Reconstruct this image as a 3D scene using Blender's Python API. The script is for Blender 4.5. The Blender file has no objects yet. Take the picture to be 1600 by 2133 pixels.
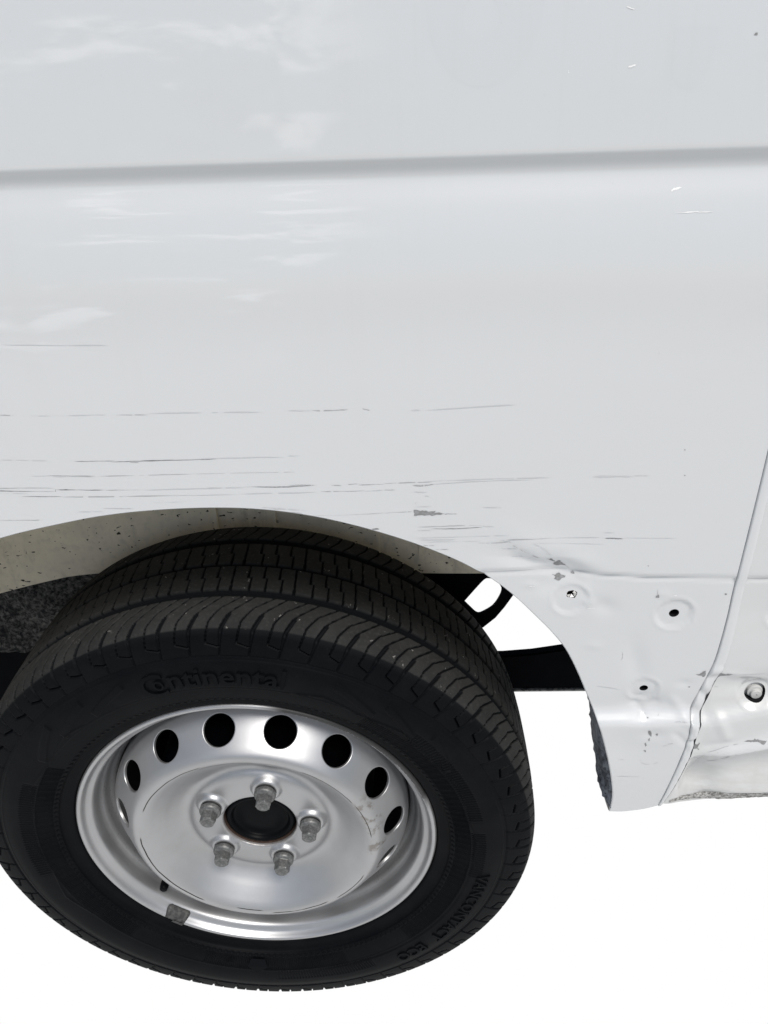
import bpy, bmesh, math, random
import numpy as np
from mathutils import Vector, Matrix
from mathutils.geometry import delaunay_2d_cdt

random.seed(7)
rng = np.random.default_rng(7)
scene = bpy.context.scene
COL = scene.collection
ZC = .338                      # height of the wheel centre above the ground the van stands on

# ---------------------------------------------------------------- camera
cam_d = bpy.data.cameras.new('camera')
cam = bpy.data.objects.new('camera', cam_d)
COL.objects.link(cam)
_pi, _ya, _ro = -.5219527, -.0376129, -.0352252
_fw = Vector((math.sin(_ya) * math.cos(_pi), math.cos(_ya) * math.cos(_pi), math.sin(_pi)))
_r = Vector((math.cos(_ya), -math.sin(_ya), 0)); _u = _r.cross(_fw)
_r2 = _r * math.cos(_ro) + _u * math.sin(_ro); _u2 = -_r * math.sin(_ro) + _u * math.cos(_ro)
cam.matrix_world = Matrix(((_r2.x, _u2.x, -_fw.x, .1921993), (_r2.y, _u2.y, -_fw.y, -.5863887),
                           (_r2.z, _u2.z, -_fw.z, .7950471 + ZC), (0, 0, 0, 1)))
cam_d.sensor_fit = 'VERTICAL'
cam_d.sensor_height = 24.0
cam_d.lens = 1542.149 / 2133 * 24.0
cam_d.clip_start = .02
cam_d.clip_end = 200
scene.camera = cam

# ---------------------------------------------------------------- sky and sun
SUN_DIR = Vector((.26, -.50, .90)).normalized()      # towards the sun
SUN_EL = math.asin(SUN_DIR.z)
SUN_AZ = math.atan2(SUN_DIR.x, SUN_DIR.y)
world = bpy.data.worlds.new('World')
scene.world = world
world.use_nodes = True
wn, wl = world.node_tree.nodes, world.node_tree.links
wn.clear()


def wnode(t, **k):
    n = wn.new(t)
    for a, v in k.items():
        setattr(n, a, v)
    return n


w_out = wnode('ShaderNodeOutputWorld')
w_bg = wnode('ShaderNodeBackground')
w_tc = wnode('ShaderNodeTexCoord')
w_sep = wnode('ShaderNodeSeparateXYZ')
w_sky = wnode('ShaderNodeTexSky', sky_type='NISHITA', sun_disc=False, sun_elevation=SUN_EL, sun_rotation=SUN_AZ,
              altitude=50, air_density=1.0, dust_density=1.5, ozone_density=1.0)
wl.new(w_tc.outputs['Generated'], w_sep.inputs[0])
w_scale = wnode('ShaderNodeVectorMath', operation='SCALE')
w_scale.inputs['Scale'].default_value = .085          # strength of the physical sky
wl.new(w_sky.outputs[0], w_scale.inputs[0])
# thin broken cloud
w_map = wnode('ShaderNodeMapping'); w_map.inputs['Scale'].default_value = (1.5, 1.5, 4.2)
w_map.inputs['Rotation'].default_value = (0, .10, .4)
w_noi = wnode('ShaderNodeTexNoise'); w_noi.inputs['Scale'].default_value = 3.4
w_noi.inputs['Distortion'].default_value = .6; w_noi.inputs['Detail'].default_value = 9; w_noi.inputs['Roughness'].default_value = .62
w_ramp = wnode('ShaderNodeValToRGB')
w_ramp.color_ramp.elements[0].position = .55; w_ramp.color_ramp.elements[1].position = .625
wl.new(w_tc.outputs['Generated'], w_map.inputs[0]); wl.new(w_map.outputs[0], w_noi.inputs[0])
wl.new(w_noi.outputs[0], w_ramp.inputs[0])
w_mixc = wnode('ShaderNodeMix', data_type='RGBA')
w_mixc.inputs[7].default_value = (2.0, 2.02, 2.06, 1)
w_west = wnode('ShaderNodeMapRange', interpolation_type='SMOOTHSTEP')     # the bank of cloud stands to the west
w_west.inputs['From Min'].default_value = .02; w_west.inputs['From Max'].default_value = -.16
wl.new(w_sep.outputs['X'], w_west.inputs[0])
w_cl = wnode('ShaderNodeMath', operation='MULTIPLY')
wl.new(w_ramp.outputs[0], w_cl.inputs[0]); wl.new(w_west.outputs[0], w_cl.inputs[1])
wl.new(w_cl.outputs[0], w_mixc.inputs[0]); wl.new(w_scale.outputs[0], w_mixc.inputs[6])
# everything below the horizon is the blank white surround of the photograph
w_hor = wnode('ShaderNodeMapRange', interpolation_type='SMOOTHSTEP')
w_hor.inputs['From Min'].default_value = -.22; w_hor.inputs['From Max'].default_value = .0
wl.new(w_sep.outputs['Z'], w_hor.inputs[0])
w_mixh = wnode('ShaderNodeMix', data_type='RGBA')
w_mixh.inputs[6].default_value = (1.0, 1.0, 1.0, 1)
wl.new(w_hor.outputs[0], w_mixh.inputs[0]); wl.new(w_mixc.outputs[2], w_mixh.inputs[7])
wl.new(w_mixh.outputs[2], w_bg.inputs[0]); w_bg.inputs[1].default_value = 1.0
wl.new(w_bg.outputs[0], w_out.inputs[0])

sun_d = bpy.data.lights.new('sun', 'SUN')
sun_d.energy = 3.8; sun_d.angle = math.radians(20); sun_d.color = (1, .965, .91)
sun = bpy.data.objects.new('sun', sun_d); COL.objects.link(sun)
sun.rotation_euler = SUN_DIR.to_track_quat('Z', 'Y').to_euler()

vs = scene.view_settings
vs.view_transform = 'Standard'; vs.look = 'None'; vs.gamma = 1; vs.exposure = 0; vs.use_curve_mapping = False
scene.cycles.max_bounces = 8
scene.cycles.use_denoising = True


# ---------------------------------------------------------------- materials
class Mat:
    def __init__(s, name, base=(.5, .5, .5), rough=.5, metal=0., spec=.5, coat=0., coat_rough=.03):
        s.m = bpy.data.materials.new(name); s.m.use_nodes = True
        s.n, s.l = s.m.node_tree.nodes, s.m.node_tree.links
        s.b = s.n['Principled BSDF']
        s.b.inputs['Base Color'].default_value = (*base, 1)
        s.b.inputs['Roughness'].default_value = rough
        s.b.inputs['Metallic'].default_value = metal
        s.b.inputs['Specular IOR Level'].default_value = spec
        s.b.inputs['Coat Weight'].default_value = coat
        s.b.inputs['Coat Roughness'].default_value = coat_rough
        s.base = base
        s.tc = s.n.new('ShaderNodeTexCoord')

    def set_in(s, sock, v):
        if hasattr(v, 'is_output'):
            s.l.new(v, sock)
        else:
            sock.default_value = v

    def math(s, op, a, b=0., c=0.):
        n = s.n.new('ShaderNodeMath'); n.operation = op
        s.set_in(n.inputs[0], a); s.set_in(n.inputs[1], b)
        if len(n.inputs) > 2: s.set_in(n.inputs[2], c)
        return n.outputs[0]

    def noise(s, scale, detail=4, rough=.55, vec=None, stretch=None, dist=0.):
        n = s.n.new('ShaderNodeTexNoise')
        n.inputs['Scale'].default_value = scale; n.inputs['Detail'].default_value = detail
        n.inputs['Roughness'].default_value = rough; n.inputs['Distortion'].default_value = dist
        v = vec if vec is not None else s.tc.outputs['Object']
        if stretch:
            mp = s.n.new('ShaderNodeMapping'); mp.inputs['Scale'].default_value = stretch
            s.l.new(v, mp.inputs[0]); v = mp.outputs[0]
        s.l.new(v, n.inputs['Vector'])
        return n.outputs[0]

    def rng(s, v, a, b, c=0., d=1., smooth=True):
        n = s.n.new('ShaderNodeMapRange')
        if smooth: n.interpolation_type = 'SMOOTHSTEP'
        s.set_in(n.inputs[0], v)
        for k, q in zip((1, 2, 3, 4), (a, b, c, d)): n.inputs[k].default_value = q
        return n.outputs[0]

    def band(s, v, c, w, soft):
        """1 inside |v-c|<w, falling to 0 over soft"""
        d = s.math('ABSOLUTE', s.math('SUBTRACT', v, c))
        return s.rng(d, w, w + soft, 1, 0)

    def mix(s, fac, a, b):
        n = s.n.new('ShaderNodeMix'); n.data_type = 'RGBA'
        s.set_in(n.inputs[0], fac)
        for k, q in ((6, a), (7, b)):
            if hasattr(q, 'is_output'): s.l.new(q, n.inputs[k])
            else: n.inputs[k].default_value = (*q, 1)
        return n.outputs[2]

    def color(s, v): s.l.new(v, s.b.inputs['Base Color'])
    def rough(s, v): s.l.new(v, s.b.inputs['Roughness'])

    def bump(s, h, strength=.3, dist=.001):
        n = s.n.new('ShaderNodeBump'); n.inputs['Strength'].default_value = strength
        n.inputs['Distance'].default_value = dist
        s.l.new(h, n.inputs['Height']); s.l.new(n.outputs[0], s.b.inputs['Normal'])

    def polar(s):
        sp = s.n.new('ShaderNodeSeparateXYZ'); s.l.new(s.tc.outputs['Object'], sp.inputs[0])
        x, y, z = sp.outputs
        R = s.math('SQRT', s.math('ADD', s.math('MULTIPLY', x, x), s.math('MULTIPLY', z, z)))
        th = s.math('MULTIPLY', s.math('ARCTAN2', x, z), 180 / math.pi)
        return x, y, z, R, th


def paint(name, base, dirt=.5, low=False):
    m = Mat(name, base, .38, 0, .5, 1.0, .012)
    # road film: beige, in drifts along the lower body
    a = m.noise(5, 5, .6, stretch=(1, 1, 2.2)); b = m.noise(60, 4, .6, stretch=(.35, 1, 1))
    f = m.math('MULTIPLY', m.rng(a, .45, .75), m.rng(b, .3, .75))
    c = m.mix(m.math('MULTIPLY', f, .16 * dirt), base, (.40, .38, .33))
    rs = m.math('MULTIPLY', m.rng(m.noise(6, 5, .65, stretch=(9, 1, .35)), .50, .72), m.rng(m.noise(3.1, 3, .5), .4, .65))
    c = m.mix(m.math('MULTIPLY', rs, .10 * dirt), c, (.36, .345, .30))      # dried rain runs
    sp = m.noise(420, 2, .5)
    c2 = m.mix(m.math('MULTIPLY', m.rng(sp, .74, .80), .35 * dirt), c, (.25, .22, .18))
    if low:                                            # road film on the sill, also painting shade on the down-turned metal; ragged edge
        sp_z = m.n.new('ShaderNodeSeparateXYZ'); m.l.new(m.tc.outputs['Object'], sp_z.inputs[0])
        e = m.math('ADD', sp_z.outputs[2], m.math('MULTIPLY', m.math('SUBTRACT', m.noise(9, 5, .65, stretch=(.6, 1, 1)), .5), .16))
        c2 = m.mix(m.math('MULTIPLY', m.rng(e, .20, .12), m.rng(m.noise(120, 4, .6, stretch=(.3, 1, 1)), .2, .8, .10, .42)), c2, (.34, .325, .30))
    m.color(c2)
    m.b.inputs['Coat IOR'].default_value = 1.5
    return m


WHITE = (.500, .511, .519)
MT = {}
MT['paint'] = paint('white_body_paint', WHITE).m
MT['paint_low'] = paint('white_sill_paint', (.500, .508, .508), 1.6, True).m
MT['ghost'] = paint('paint_under_old_lettering', (.494, .506, .514)).m

m = Mat('dusty_inner_arch_paint', (.40, .385, .33), .75, 0, .25)
n1 = m.noise(7, 5, .6); n2 = m.noise(90, 3, .6); n3 = m.noise(140, 2, .4, stretch=(1, 1, 1.6)); n4 = m.noise(16, 6, .7, stretch=(1, 1, .25))
c = m.mix(m.rng(n1, .35, .7), (.74, .68, .55), (.60, .56, .47))
c = m.mix(m.math('MULTIPLY', m.rng(n2, .45, .7), .25), c, (.40, .385, .34))
c = m.mix(m.math('MULTIPLY', m.rng(n4, .58, .68), .35), c, (.33, .315, .285))
c = m.mix(m.rng(n3, .68, .71), c, (.04, .036, .03))
c = m.mix(m.math('MULTIPLY', m.rng(m.noise(9, 6, .7, stretch=(1.4, 1, .5)), .52, .70), .45), c, (.20, .19, .165))
m.color(c); m.bump(n2, .25, .002)
MT['cream'] = m.m

m = Mat('felt_arch_liner', (.02, .021, .023), .95, 0, .1)
n1 = m.noise(160, 5, .7); n2 = m.noise(45, 4, .6)
c = m.mix(m.rng(n1, .35, .75), (.012, .013, .015), (.20, .195, .185)); c = m.mix(m.rng(n2, .5, .75), c, (.012, .013, .015))
m.color(c); m.bump(n1, 1., .006)
MT['felt'] = m.m

m = Mat('dirty_plastic_sill_liner', (.10, .11, .125), .7, 0, .3)
n1 = m.noise(70, 5, .65); n2 = m.noise(220, 3, .6)
c = m.mix(m.rng(n1, .4, .62), (.13, .145, .17), (.04, .045, .055)); c = m.mix(m.rng(n2, .60, .68), c, (.012, .012, .014))
m.color(c); m.bump(n1, .6, .003)
MT['liner'] = m.m

m = Mat('black_chassis_paint', (.0015, .002, .003), .7, 0, .03)
n1 = m.noise(50, 4, .6); m.color(m.mix(m.rng(n1, .4, .8), (.0010, .0014, .0024), (.0026, .003, .0042)))
MT['black'] = m.m
MT['dark'] = Mat('hole_darkness', (.008, .008, .009), .8, 0, .1).m  # near-black colour painted in for the shade inside holes and rim barrel
MT['plug'] = Mat('overpainted_plastic_plug', (.44, .44, .43), .55, 0, .3).m
MT['seam_shade'] = Mat('grey_seam_shade', (.13, .132, .135), .7, 0, .2).m  # grey painted in for the shade of the seam gaps
m = Mat('bare_grey_edge', (.22, .22, .21), .6, 0, .3); m.color(m.mix(m.rng(m.noise(200, 3), .4, .7), (.28, .28, .27), (.08, .08, .08))); MT['edge'] = m.m
m = Mat('underseal', (.20, .19, .17), .85, 0, .2)
n1 = m.noise(260, 4, .7); m.color(m.mix(m.rng(n1, .38, .66), (.17, .165, .155), (.52, .515, .50))); m.bump(n1, .9, .004)
MT['underseal'] = m.m
MT['scratch0'] = Mat('faint_scratch', (.44, .45, .457), .5, 0, .4).m
MT['scratch1'] = Mat('scratch_to_primer', (.31, .313, .317), .6, 0, .3).m
MT['scratch2'] = Mat('deep_scratch', (.175, .176, .18), .7, 0, .3).m
MT['scratch3'] = Mat('pale_glint_scuff', (.72, .72, .71), .4, 0, .4).m  # pale slivers; those high on the panel are specular glints painted on
m = Mat('grey_primer', (.215, .22, .22), .65, 0, .3); m.color(m.mix(m.rng(m.noise(300, 3), .4, .7), (.19, .19, .19), (.26, .265, .27))); MT['primer'] = m.m
MT['foil'] = Mat('torn_bright_metal', (.75, .74, .72), .22, 1., .5).m

# silver wheel paint with scuffs and rust where the bore sits
m = Mat('silver_wheel_paint', (.3, .3, .3), .30, .95, .35, .0, .25)
x, y, z, R, th = m.polar()
wob = m.noise(35, 3, .6)
Rw = m.math('ADD', R, m.math('MULTIPLY', m.math('SUBTRACT', wob, .5), .0022))
n1 = m.noise(25, 5, .6); n2 = m.noise(300, 3, .6); n5 = m.noise(12, 3, .5)
c = m.mix(m.math('MULTIPLY', m.rng(n1, .4, .75), .28), (.40, .402, .408), (.32, .318, .316))
arcs = None
for (rc, t0, t1, w) in ((.1405, -64, -22, .00050), (.1405, 30, 58, .00050), (.1415, 64, 84, .0004), (.141, -143, -88, .00055), (.1425, 148, 176, .0005),
                        (.139, -175, -165, .0003), (.1435, 118, 138, .0004), (.1375, -20, 4, .00028)):
    a = m.math('MULTIPLY', m.band(Rw, rc, w * .7, .0005), m.band(th, (t0 + t1) / 2, (t1 - t0) / 2, 3.))
    arcs = a if arcs is None else m.math('MAXIMUM', arcs, a)
brk = m.rng(m.noise(30, 2, .5), .22, .42)
c = m.mix(m.math('MULTIPLY', arcs, brk), c, (.02, .018, .016))
# brown drip stains on the right of the dish
st = m.math('MULTIPLY', m.band(th, 82, 16, 8), m.band(R, .148, .007, .006))
c = m.mix(m.math('MULTIPLY', st, m.math('MULTIPLY', m.rng(m.noise(70, 3, .6), .5, .64), .55)), c, (.13, .10, .07))
# kerb rash on the flange
ks = m.math('MULTIPLY', m.math('MULTIPLY', m.band(th, 42, 27, 10), m.rng(m.math('ADD', R, m.math('MULTIPLY', m.math('SUBTRACT', m.noise(230, 4, .7), .5), .0075)), .2150, .2156)), .96)
c = m.mix(ks, c, (.012, .012, .012))
# rust round the bore
ru = m.math('MULTIPLY', m.math('MULTIPLY', m.rng(R, .0480, .0462), .5), m.rng(m.noise(160, 4, .6), .25, .6))
c = m.mix(ru, c, (.08, .05, .035))
# black grime by the valve
gr = m.math('MULTIPLY', m.math('MULTIPLY', m.band(th, -147, 13, 7), m.band(R, .187, .003, .004)), m.rng(m.noise(330, 4, .7), .42, .56))
c = m.mix(gr, c, (.015, .015, .015))
gd = m.math('MULTIPLY', m.band(R, .1935, .0045, .004), m.rng(m.noise(420, 2, .5), .62, .72))
c = m.mix(m.math('MULTIPLY', gd, .5), c, (.08, .08, .08))
m.color(c)
dark = m.math('MAXIMUM', m.math('MAXIMUM', ks, ru), gr)
m.l.new(m.rng(dark, 0, 1, .88, .02), m.b.inputs['Metallic'])
m.rough(m.rng(n5, .3, .7, .40, .48)); m.bump(n2, .035, .0006)
MT['steel'] = m.m
m = Mat('grey_zinc_bolt', (.20, .205, .205), .5, .55, .4); n1 = m.noise(330, 4, .65)
m.color(m.mix(m.rng(n1, .38, .68), (.105, .107, .106), (.18, .18, .178))); m.bump(n1, .25, .0006); MT['zinc'] = m.m
m = Mat('dark_bolt_neck', (.05, .052, .054), .6, .3, .4); MT['neck'] = m.m
m = Mat('black_hub_cap', (.003, .0034, .004), .4, 0, .04); MT['cap'] = m.m
m = Mat('rusty_bore', (.10, .05, .032), .85, 0, .2); n1 = m.noise(200, 4, .6); m.color(m.mix(m.rng(n1, .35, .7), (.055, .034, .026), (.03, .02, .016))); MT['rust'] = m.m
m = Mat('lead_weight', (.12, .12, .12), .6, .2, .4); n1 = m.noise(160, 3, .6); m.color(m.mix(m.rng(n1, .42, .6), (.030, .030, .030), (.062, .062, .061))); m.bump(n1, .25, .0008); MT['weight'] = m.m

# rubber: dusty worn tread face, clean black sidewall
m = Mat('tyre_rubber', (.012, .013, .015), .62, 0, .06)
x, y, z, R, th = m.polar()
n1 = m.noise(22, 5, .6); n2 = m.noise(260, 4, .65); n3 = m.noise(75, 4, .7)
tread = m.rng(R, .3300, .3325)
dust = m.mix(m.rng(n1, .35, .7), (.0185, .0186, .0186), (.025, .025, .0247))
dust = m.mix(m.math('MULTIPLY', m.rng(n2, .5, .72), .5), dust, (.040, .0397, .0385))
chips = m.math('MULTIPLY', m.rng(n3, .66, .70), m.rng(m.noise(600, 2, .6), .46, .6))
dust = m.mix(chips, dust, (.17, .165, .155))
side = m.mix(m.rng(n1, .35, .75), (.0014, .0018, .0025), (.0030, .0034, .0041))
side = m.mix(m.math('MULTIPLY', m.rng(n2, .62, .75), .5), side, (.009, .009, .0095))
at = m.n.new('ShaderNodeAttribute'); at.attribute_name = 'worn'
c = m.mix(at.outputs['Fac'], side, dust)
gro = m.math('MULTIPLY', m.rng(R, .325, .335), m.rng(at.outputs['Fac'], .6, .2))
c = m.mix(gro, c, (.0045, .0053, .0062))
m.color(c); m.rough(m.rng(R, .325, .335, .58, .80)); m.bump(n2, .12, .0006)
MT['rubber'] = m.m
MT['rubber_dark'] = Mat('smooth_black_rubber', (.0022, .0026, .0036), .6, 0, .06).m
m = Mat('moulded_rubber_lettering', (.0022, .0027, .0034), .55, 0, .05); MT['letter'] = m.m


# ---------------------------------------------------------------- helpers
def mesh_obj(name, verts, faces, mat, parent=None, smooth=True, label=None):
    me = bpy.data.meshes.new(name)
    if isinstance(faces, np.ndarray):
        k = faces.shape[1]
        v = np.asarray(verts, np.float32)
        me.vertices.add(len(v)); me.vertices.foreach_set('co', v.ravel())
        me.loops.add(faces.size); me.loops.foreach_set('vertex_index', faces.astype(np.int32).ravel())
        me.polygons.add(len(faces)); me.polygons.foreach_set('loop_start', np.arange(0, faces.size, k, dtype=np.int32))
        me.update(calc_edges=True)
    else:
        me.from_pydata([tuple(map(float, q)) for q in verts], [], [tuple(map(int, q)) for q in faces])
    me.materials.append(MT[mat] if isinstance(mat, str) else mat)
    me.polygons.foreach_set('use_smooth', [bool(smooth)] * len(me.polygons))
    me.validate(); me.update()
    o = bpy.data.objects.new(name, me); COL.objects.link(o)
    if parent is not None: o.parent = parent
    if label: o['label'] = label
    return o


def empty(name, parent=None, loc=(0, 0, 0)):
    o = bpy.data.objects.new(name, None); o.empty_display_size = .1
    COL.objects.link(o); o.location = loc
    if parent is not None: o.parent = parent
    return o


def catmull(P, n):
    """resample a polyline as a smooth curve, n points per span"""
    P = np.asarray(P, float); out = []
    Q = np.vstack([2 * P[0] - P[1], P, 2 * P[-1] - P[-2]])
    for i in range(1, len(Q) - 2):
        a, b, c_, d = Q[i - 1], Q[i], Q[i + 1], Q[i + 2]
        for t in np.linspace(0, 1, n, endpoint=False):
            out.append(.5 * (2 * b + (c_ - a) * t + (2 * a - 5 * b + 4 * c_ - d) * t * t + (3 * b - a - 3 * c_ + d) * t ** 3))
    out.append(P[-1])
    return np.array(out)


def lathe(name, prof, cols, mat, parent, closed=True, smooth=True, flip=False):
    """revolve (R, y) about the wheel axis; angle runs clockwise from the top"""
    prof = np.asarray(prof, float); th = np.linspace(0, 2 * np.pi, cols, endpoint=False)
    n = len(prof)
    V = np.stack([np.outer(prof[:, 0], np.sin(th)), np.outer(prof[:, 1], np.ones(cols)), np.outer(prof[:, 0], np.cos(th))], -1).reshape(-1, 3)
    i = np.arange(n - 1)[:, None] * cols; j = np.arange(cols)[None, :]; j2 = (j + 1) % cols
    F = np.stack([i + j, i + j2, i + cols + j2, i + cols + j], -1).reshape(-1, 4)
    if flip: F = F[:, ::-1]
    return mesh_obj(name, V, F, mat, parent, smooth)


def inside(poly, x, z):
    poly = np.asarray(poly); r = np.zeros(len(x), bool)
    x1, z1 = poly[-1]
    for x2, z2 in poly:
        m_ = ((z1 > z) != (z2 > z))
        if z1 != z2:
            r ^= m_ & (x < (x2 - x1) * (z - z1) / (z2 - z1) + x1)
        x1, z1 = x2, z2
    return r


def prism(name, poly, y0, y1, mat, parent, holes=(), bevel=0.):
    """polygon in x-z with thickness along y"""
    loops = [list(poly)] + [list(h) for h in holes]
    V2, E, st = [], [], 0
    for L in loops:
        V2 += [Vector(q) for q in L]; E += [(st + k, st + (k + 1) % len(L)) for k in range(len(L))]; st += len(L)
    vo, eo, fo, *_ = delaunay_2d_cdt(V2, E, [], 0, 1e-6)
    va = np.array([tuple(q) for q in vo]); cen = [va[list(q)].mean(0) for q in fo]
    cx_, cz_ = np.array(cen).T; ok = inside(loops[0], cx_, cz_)
    for h in loops[1:]: ok &= ~inside(h, cx_, cz_)
    fo = [q for q, k in zip(fo, ok) if k]
    n = len(vo)
    V = [(q[0], y0, q[1]) for q in vo] + [(q[0], y1, q[1]) for q in vo]
    F = [tuple(q) for q in fo] + [tuple(k + n for k in reversed(q)) for q in fo]
    st = 0
    # outer walls follow the constraint loops (cdt keeps input order when nothing merges)
    for L in loops:
        for k in range(len(L)):
            a, b = st + k, st + (k + 1) % len(L)
            F.append((a, b, b + n, a + n))
        st += len(L)
    o = mesh_obj(name, V, F, mat, parent, False)
    bm = bmesh.new(); bm.from_mesh(o.data); bmesh.ops.recalc_face_normals(bm, faces=bm.faces)
    if bevel:
        bmesh.ops.bevel(bm, geom=[e for e in bm.edges if len(e.link_faces) == 2 and e.calc_face_angle(0) > .6], offset=bevel, segments=2, affect='EDGES')
    bm.to_mesh(o.data); bm.free()
    return o

# ---------------------------------------------------------------- body surface
# wheel-centred frame: x along the van, y into the van, z up (metres)
def sstep(e0, e1, v):
    t = np.clip((v - e0) / (e1 - e0), 0, 1)
    return t * t * (3 - 2 * t)

_SL = np.array([(-.2, -.26), (.060, -.26), (.090, -.22), (.120, -.17), (.150, -.12), (.228, -.05),
                (.2335, .10), (.2365, 1.0), (.2425, 1.05), (.2455, .40), (.250, .02), (.258, -.07), (.300, -.05), (.400, -.015),
                (.430, .0), (.480, .02), (.550, .04), (.620, .07), (.660, .11), (.690, .17), (.715, .26), (.7270, .34),
                (.7335, .31), (.7375, .20), (.7405, -.10), (.7440, -.42), (.7480, -.80), (.7500, -.70), (.7518, .03), (.7560, .09), (.800, .10), (.900, .13), (1.4, .18)])
_zz = np.arange(-.05, 1.4, .0005)
_yy = np.concatenate([[0], np.cumsum(np.interp(_zz[:-1] + .00025, _SL[:, 0], _SL[:, 1]) * .0005)])
_yy -= np.interp(.45, _zz, _yy) + .035
_GX = np.array([.15, .2559, .2989, .3332, .3635, .4067, .4495, .5135, 1.0])
_GZ = np.array([.4115, .4120, .4128, .4118, .4081, .4042, .4030, .4014, .4010])
_LX = np.array([.30, .3897, .410, .4277, .4419, .4702, .4892, .5217, .5485, .70, 1.0])
_LZ = np.array([.0025, .0020, .0015, -.0010, .0010, .0040, -.0005, .0095, .0175, .020, .020]) - .0105
DISHES = [(.3405, .3800, .0165, .0014), (.4378, .3617, .0172, .0018), (.4245, .2640, .0150, .0014),
          (.5365, .2575, .0165, .0016), (.5400, .3590, .0165, .0010)]


def g2(x, z, cx, cz, sx, sz, ang=0.0):
    c, s = math.cos(ang), math.sin(ang)
    u = (x - cx) * c + (z - cz) * s
    v = -(x - cx) * s + (z - cz) * c
    return np.exp(-(u / sx) ** 2 - (v / sz) ** 2)


def tent(x, z, p0, p1, w, h, soft=.25):
    """sharp fold along a segment"""
    ux, uz = p1[0] - p0[0], p1[1] - p0[1]; L = math.hypot(ux, uz)
    t = ((x - p0[0]) * ux + (z - p0[1]) * uz) / (L * L)
    d = ((x - p0[0]) * -uz + (z - p0[1]) * ux) / L
    e = np.sqrt((d / w) ** 2 + .006)
    return h * np.clip(1 - e, 0, None) ** 1.3 * sstep(-soft, .12, t) * sstep(1 + soft, .88, t)


def surf(x, z):
    """y of the outer body skin at (x, z)"""
    x = np.asarray(x, float); z = np.asarray(z, float)
    dz = np.interp(x, _LX, _LZ) * np.exp(-((z - .235) / .06) ** 2)
    y = np.interp(z - dz, _zz, _yy)
    # pressed line above the trim area
    gz = np.interp(x, _GX, _GZ)
    on = sstep(.15, .24, x)
    y = y + on * (.0024 * np.exp(-((z - gz) / .0016) ** 2) + .0012 * sstep(.004, -.004, z - gz))
    # pushed-in fold that crosses it
    y = y + .0040 * g2(x, z, .310, .4215, .040, .0085, -.28) + .0030 * g2(x, z, .336, .413, .020, .010, -.5)
    y = y - .0022 * g2(x, z, .322, .4330, .040, .010, -.42)
    y = y + .0022 * g2(x, z, .322, .399, .022, .012) + .0015 * g2(x, z, .372, .372, .012, .008, -.5)
    for cx, cz, sx, a in ((.3021, .3969, .006, -.0010), (.3685, .3240, .007, -.0008), (.4246, .3853, .006, -.0007),
                          (.4633, .2726, .008, .0012), (.3560, .3770, .006, -.0012), (.4400, .2100, .012, .0016)):
        y = y + a * g2(x, z, cx, cz, sx, sx * .6)
    # pressed seats round the trim holes
    for cx, cz, r, d in DISHES:
        rr = np.hypot(x - cx, (z - cz))
        y = y + 1.0 * d * sstep(r + .0010, r - .0026, rr) - .0006 * np.exp(-((rr - r - .0012) / .0016) ** 2)
    # dents under the trim line, left of the seam
    y = y + .0040 * g2(x, z, .428, .246, .020, .013) + .0030 * g2(x, z, .420, .190, .030, .030)
    y = y + .0016 * g2(x, z, .412, .300, .010, .030, .25)
    # bruised door skin right of the seam
    rt = sstep(.478, .494, x)
    y = y + rt * (.0055 * g2(x, z, .545, .268, .055, .014) + .0160 * g2(x, z, .565, .158, .060, .028, .20)
                  - .0080 * g2(x, z, .548, .196, .060, .010, .34) + .0050 * g2(x, z, .505, .150, .014, .050, .3)
                  + .0020 * g2(x, z, .515, .365, .03, .03) + .0065 * g2(x, z, .540, .183, .050, .0055, .30) + .0100 * g2(x, z, .50, .125, .030, .030, .5) - .0040 * g2(x, z, .58, .118, .07, .010, .1))
    for p0, p1, w_, h_ in (((.497, .176), (.560, .196), .016, -.0050), ((.498, .171), (.600, .186), .010, .0042), ((.505, .192), (.560, .206), .008, .0020),
                           ((.500, .236), (.515, .205), .009, -.0022), ((.502, .285), (.540, .278), .007, -.0012), ((.496, .125), (.512, .165), .009, .0035),
                           ((.510, .110), (.600, .118), .007, -.0028), ((.498, .100), (.530, .118), .006, -.0022), ((.575, .205), (.640, .212), .012, -.0045)):
        y = y + rt * tent(x, z, p0, p1, w_, h_)
    for p0, p1, w_, h_ in (((.418, .246), (.428, .232), .007, .0020), ((.428, .232), (.442, .246), .007, .0016), ((.455, .252), (.474, .224), .008, -.0014),
                           ((.462, .212), (.476, .196), .007, .0016), ((.290, .4365), (.333, .4145), .010, -.0020), ((.333, .4145), (.352, .404), .008, -.0012)):
        y = y + tent(x, z, p0, p1, w_, h_) * sstep(.486, .480, x)
    # sheet metal is never perfectly flat
    y = y + .00035 * np.sin(9.1 * x + 3.2 * z + .7) * np.sin(7.3 * z + 2.0 * x) + .00012 * np.sin(31 * x + 12 * z) * np.sin(23 * z - 9 * x + 1)
    return y

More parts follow.
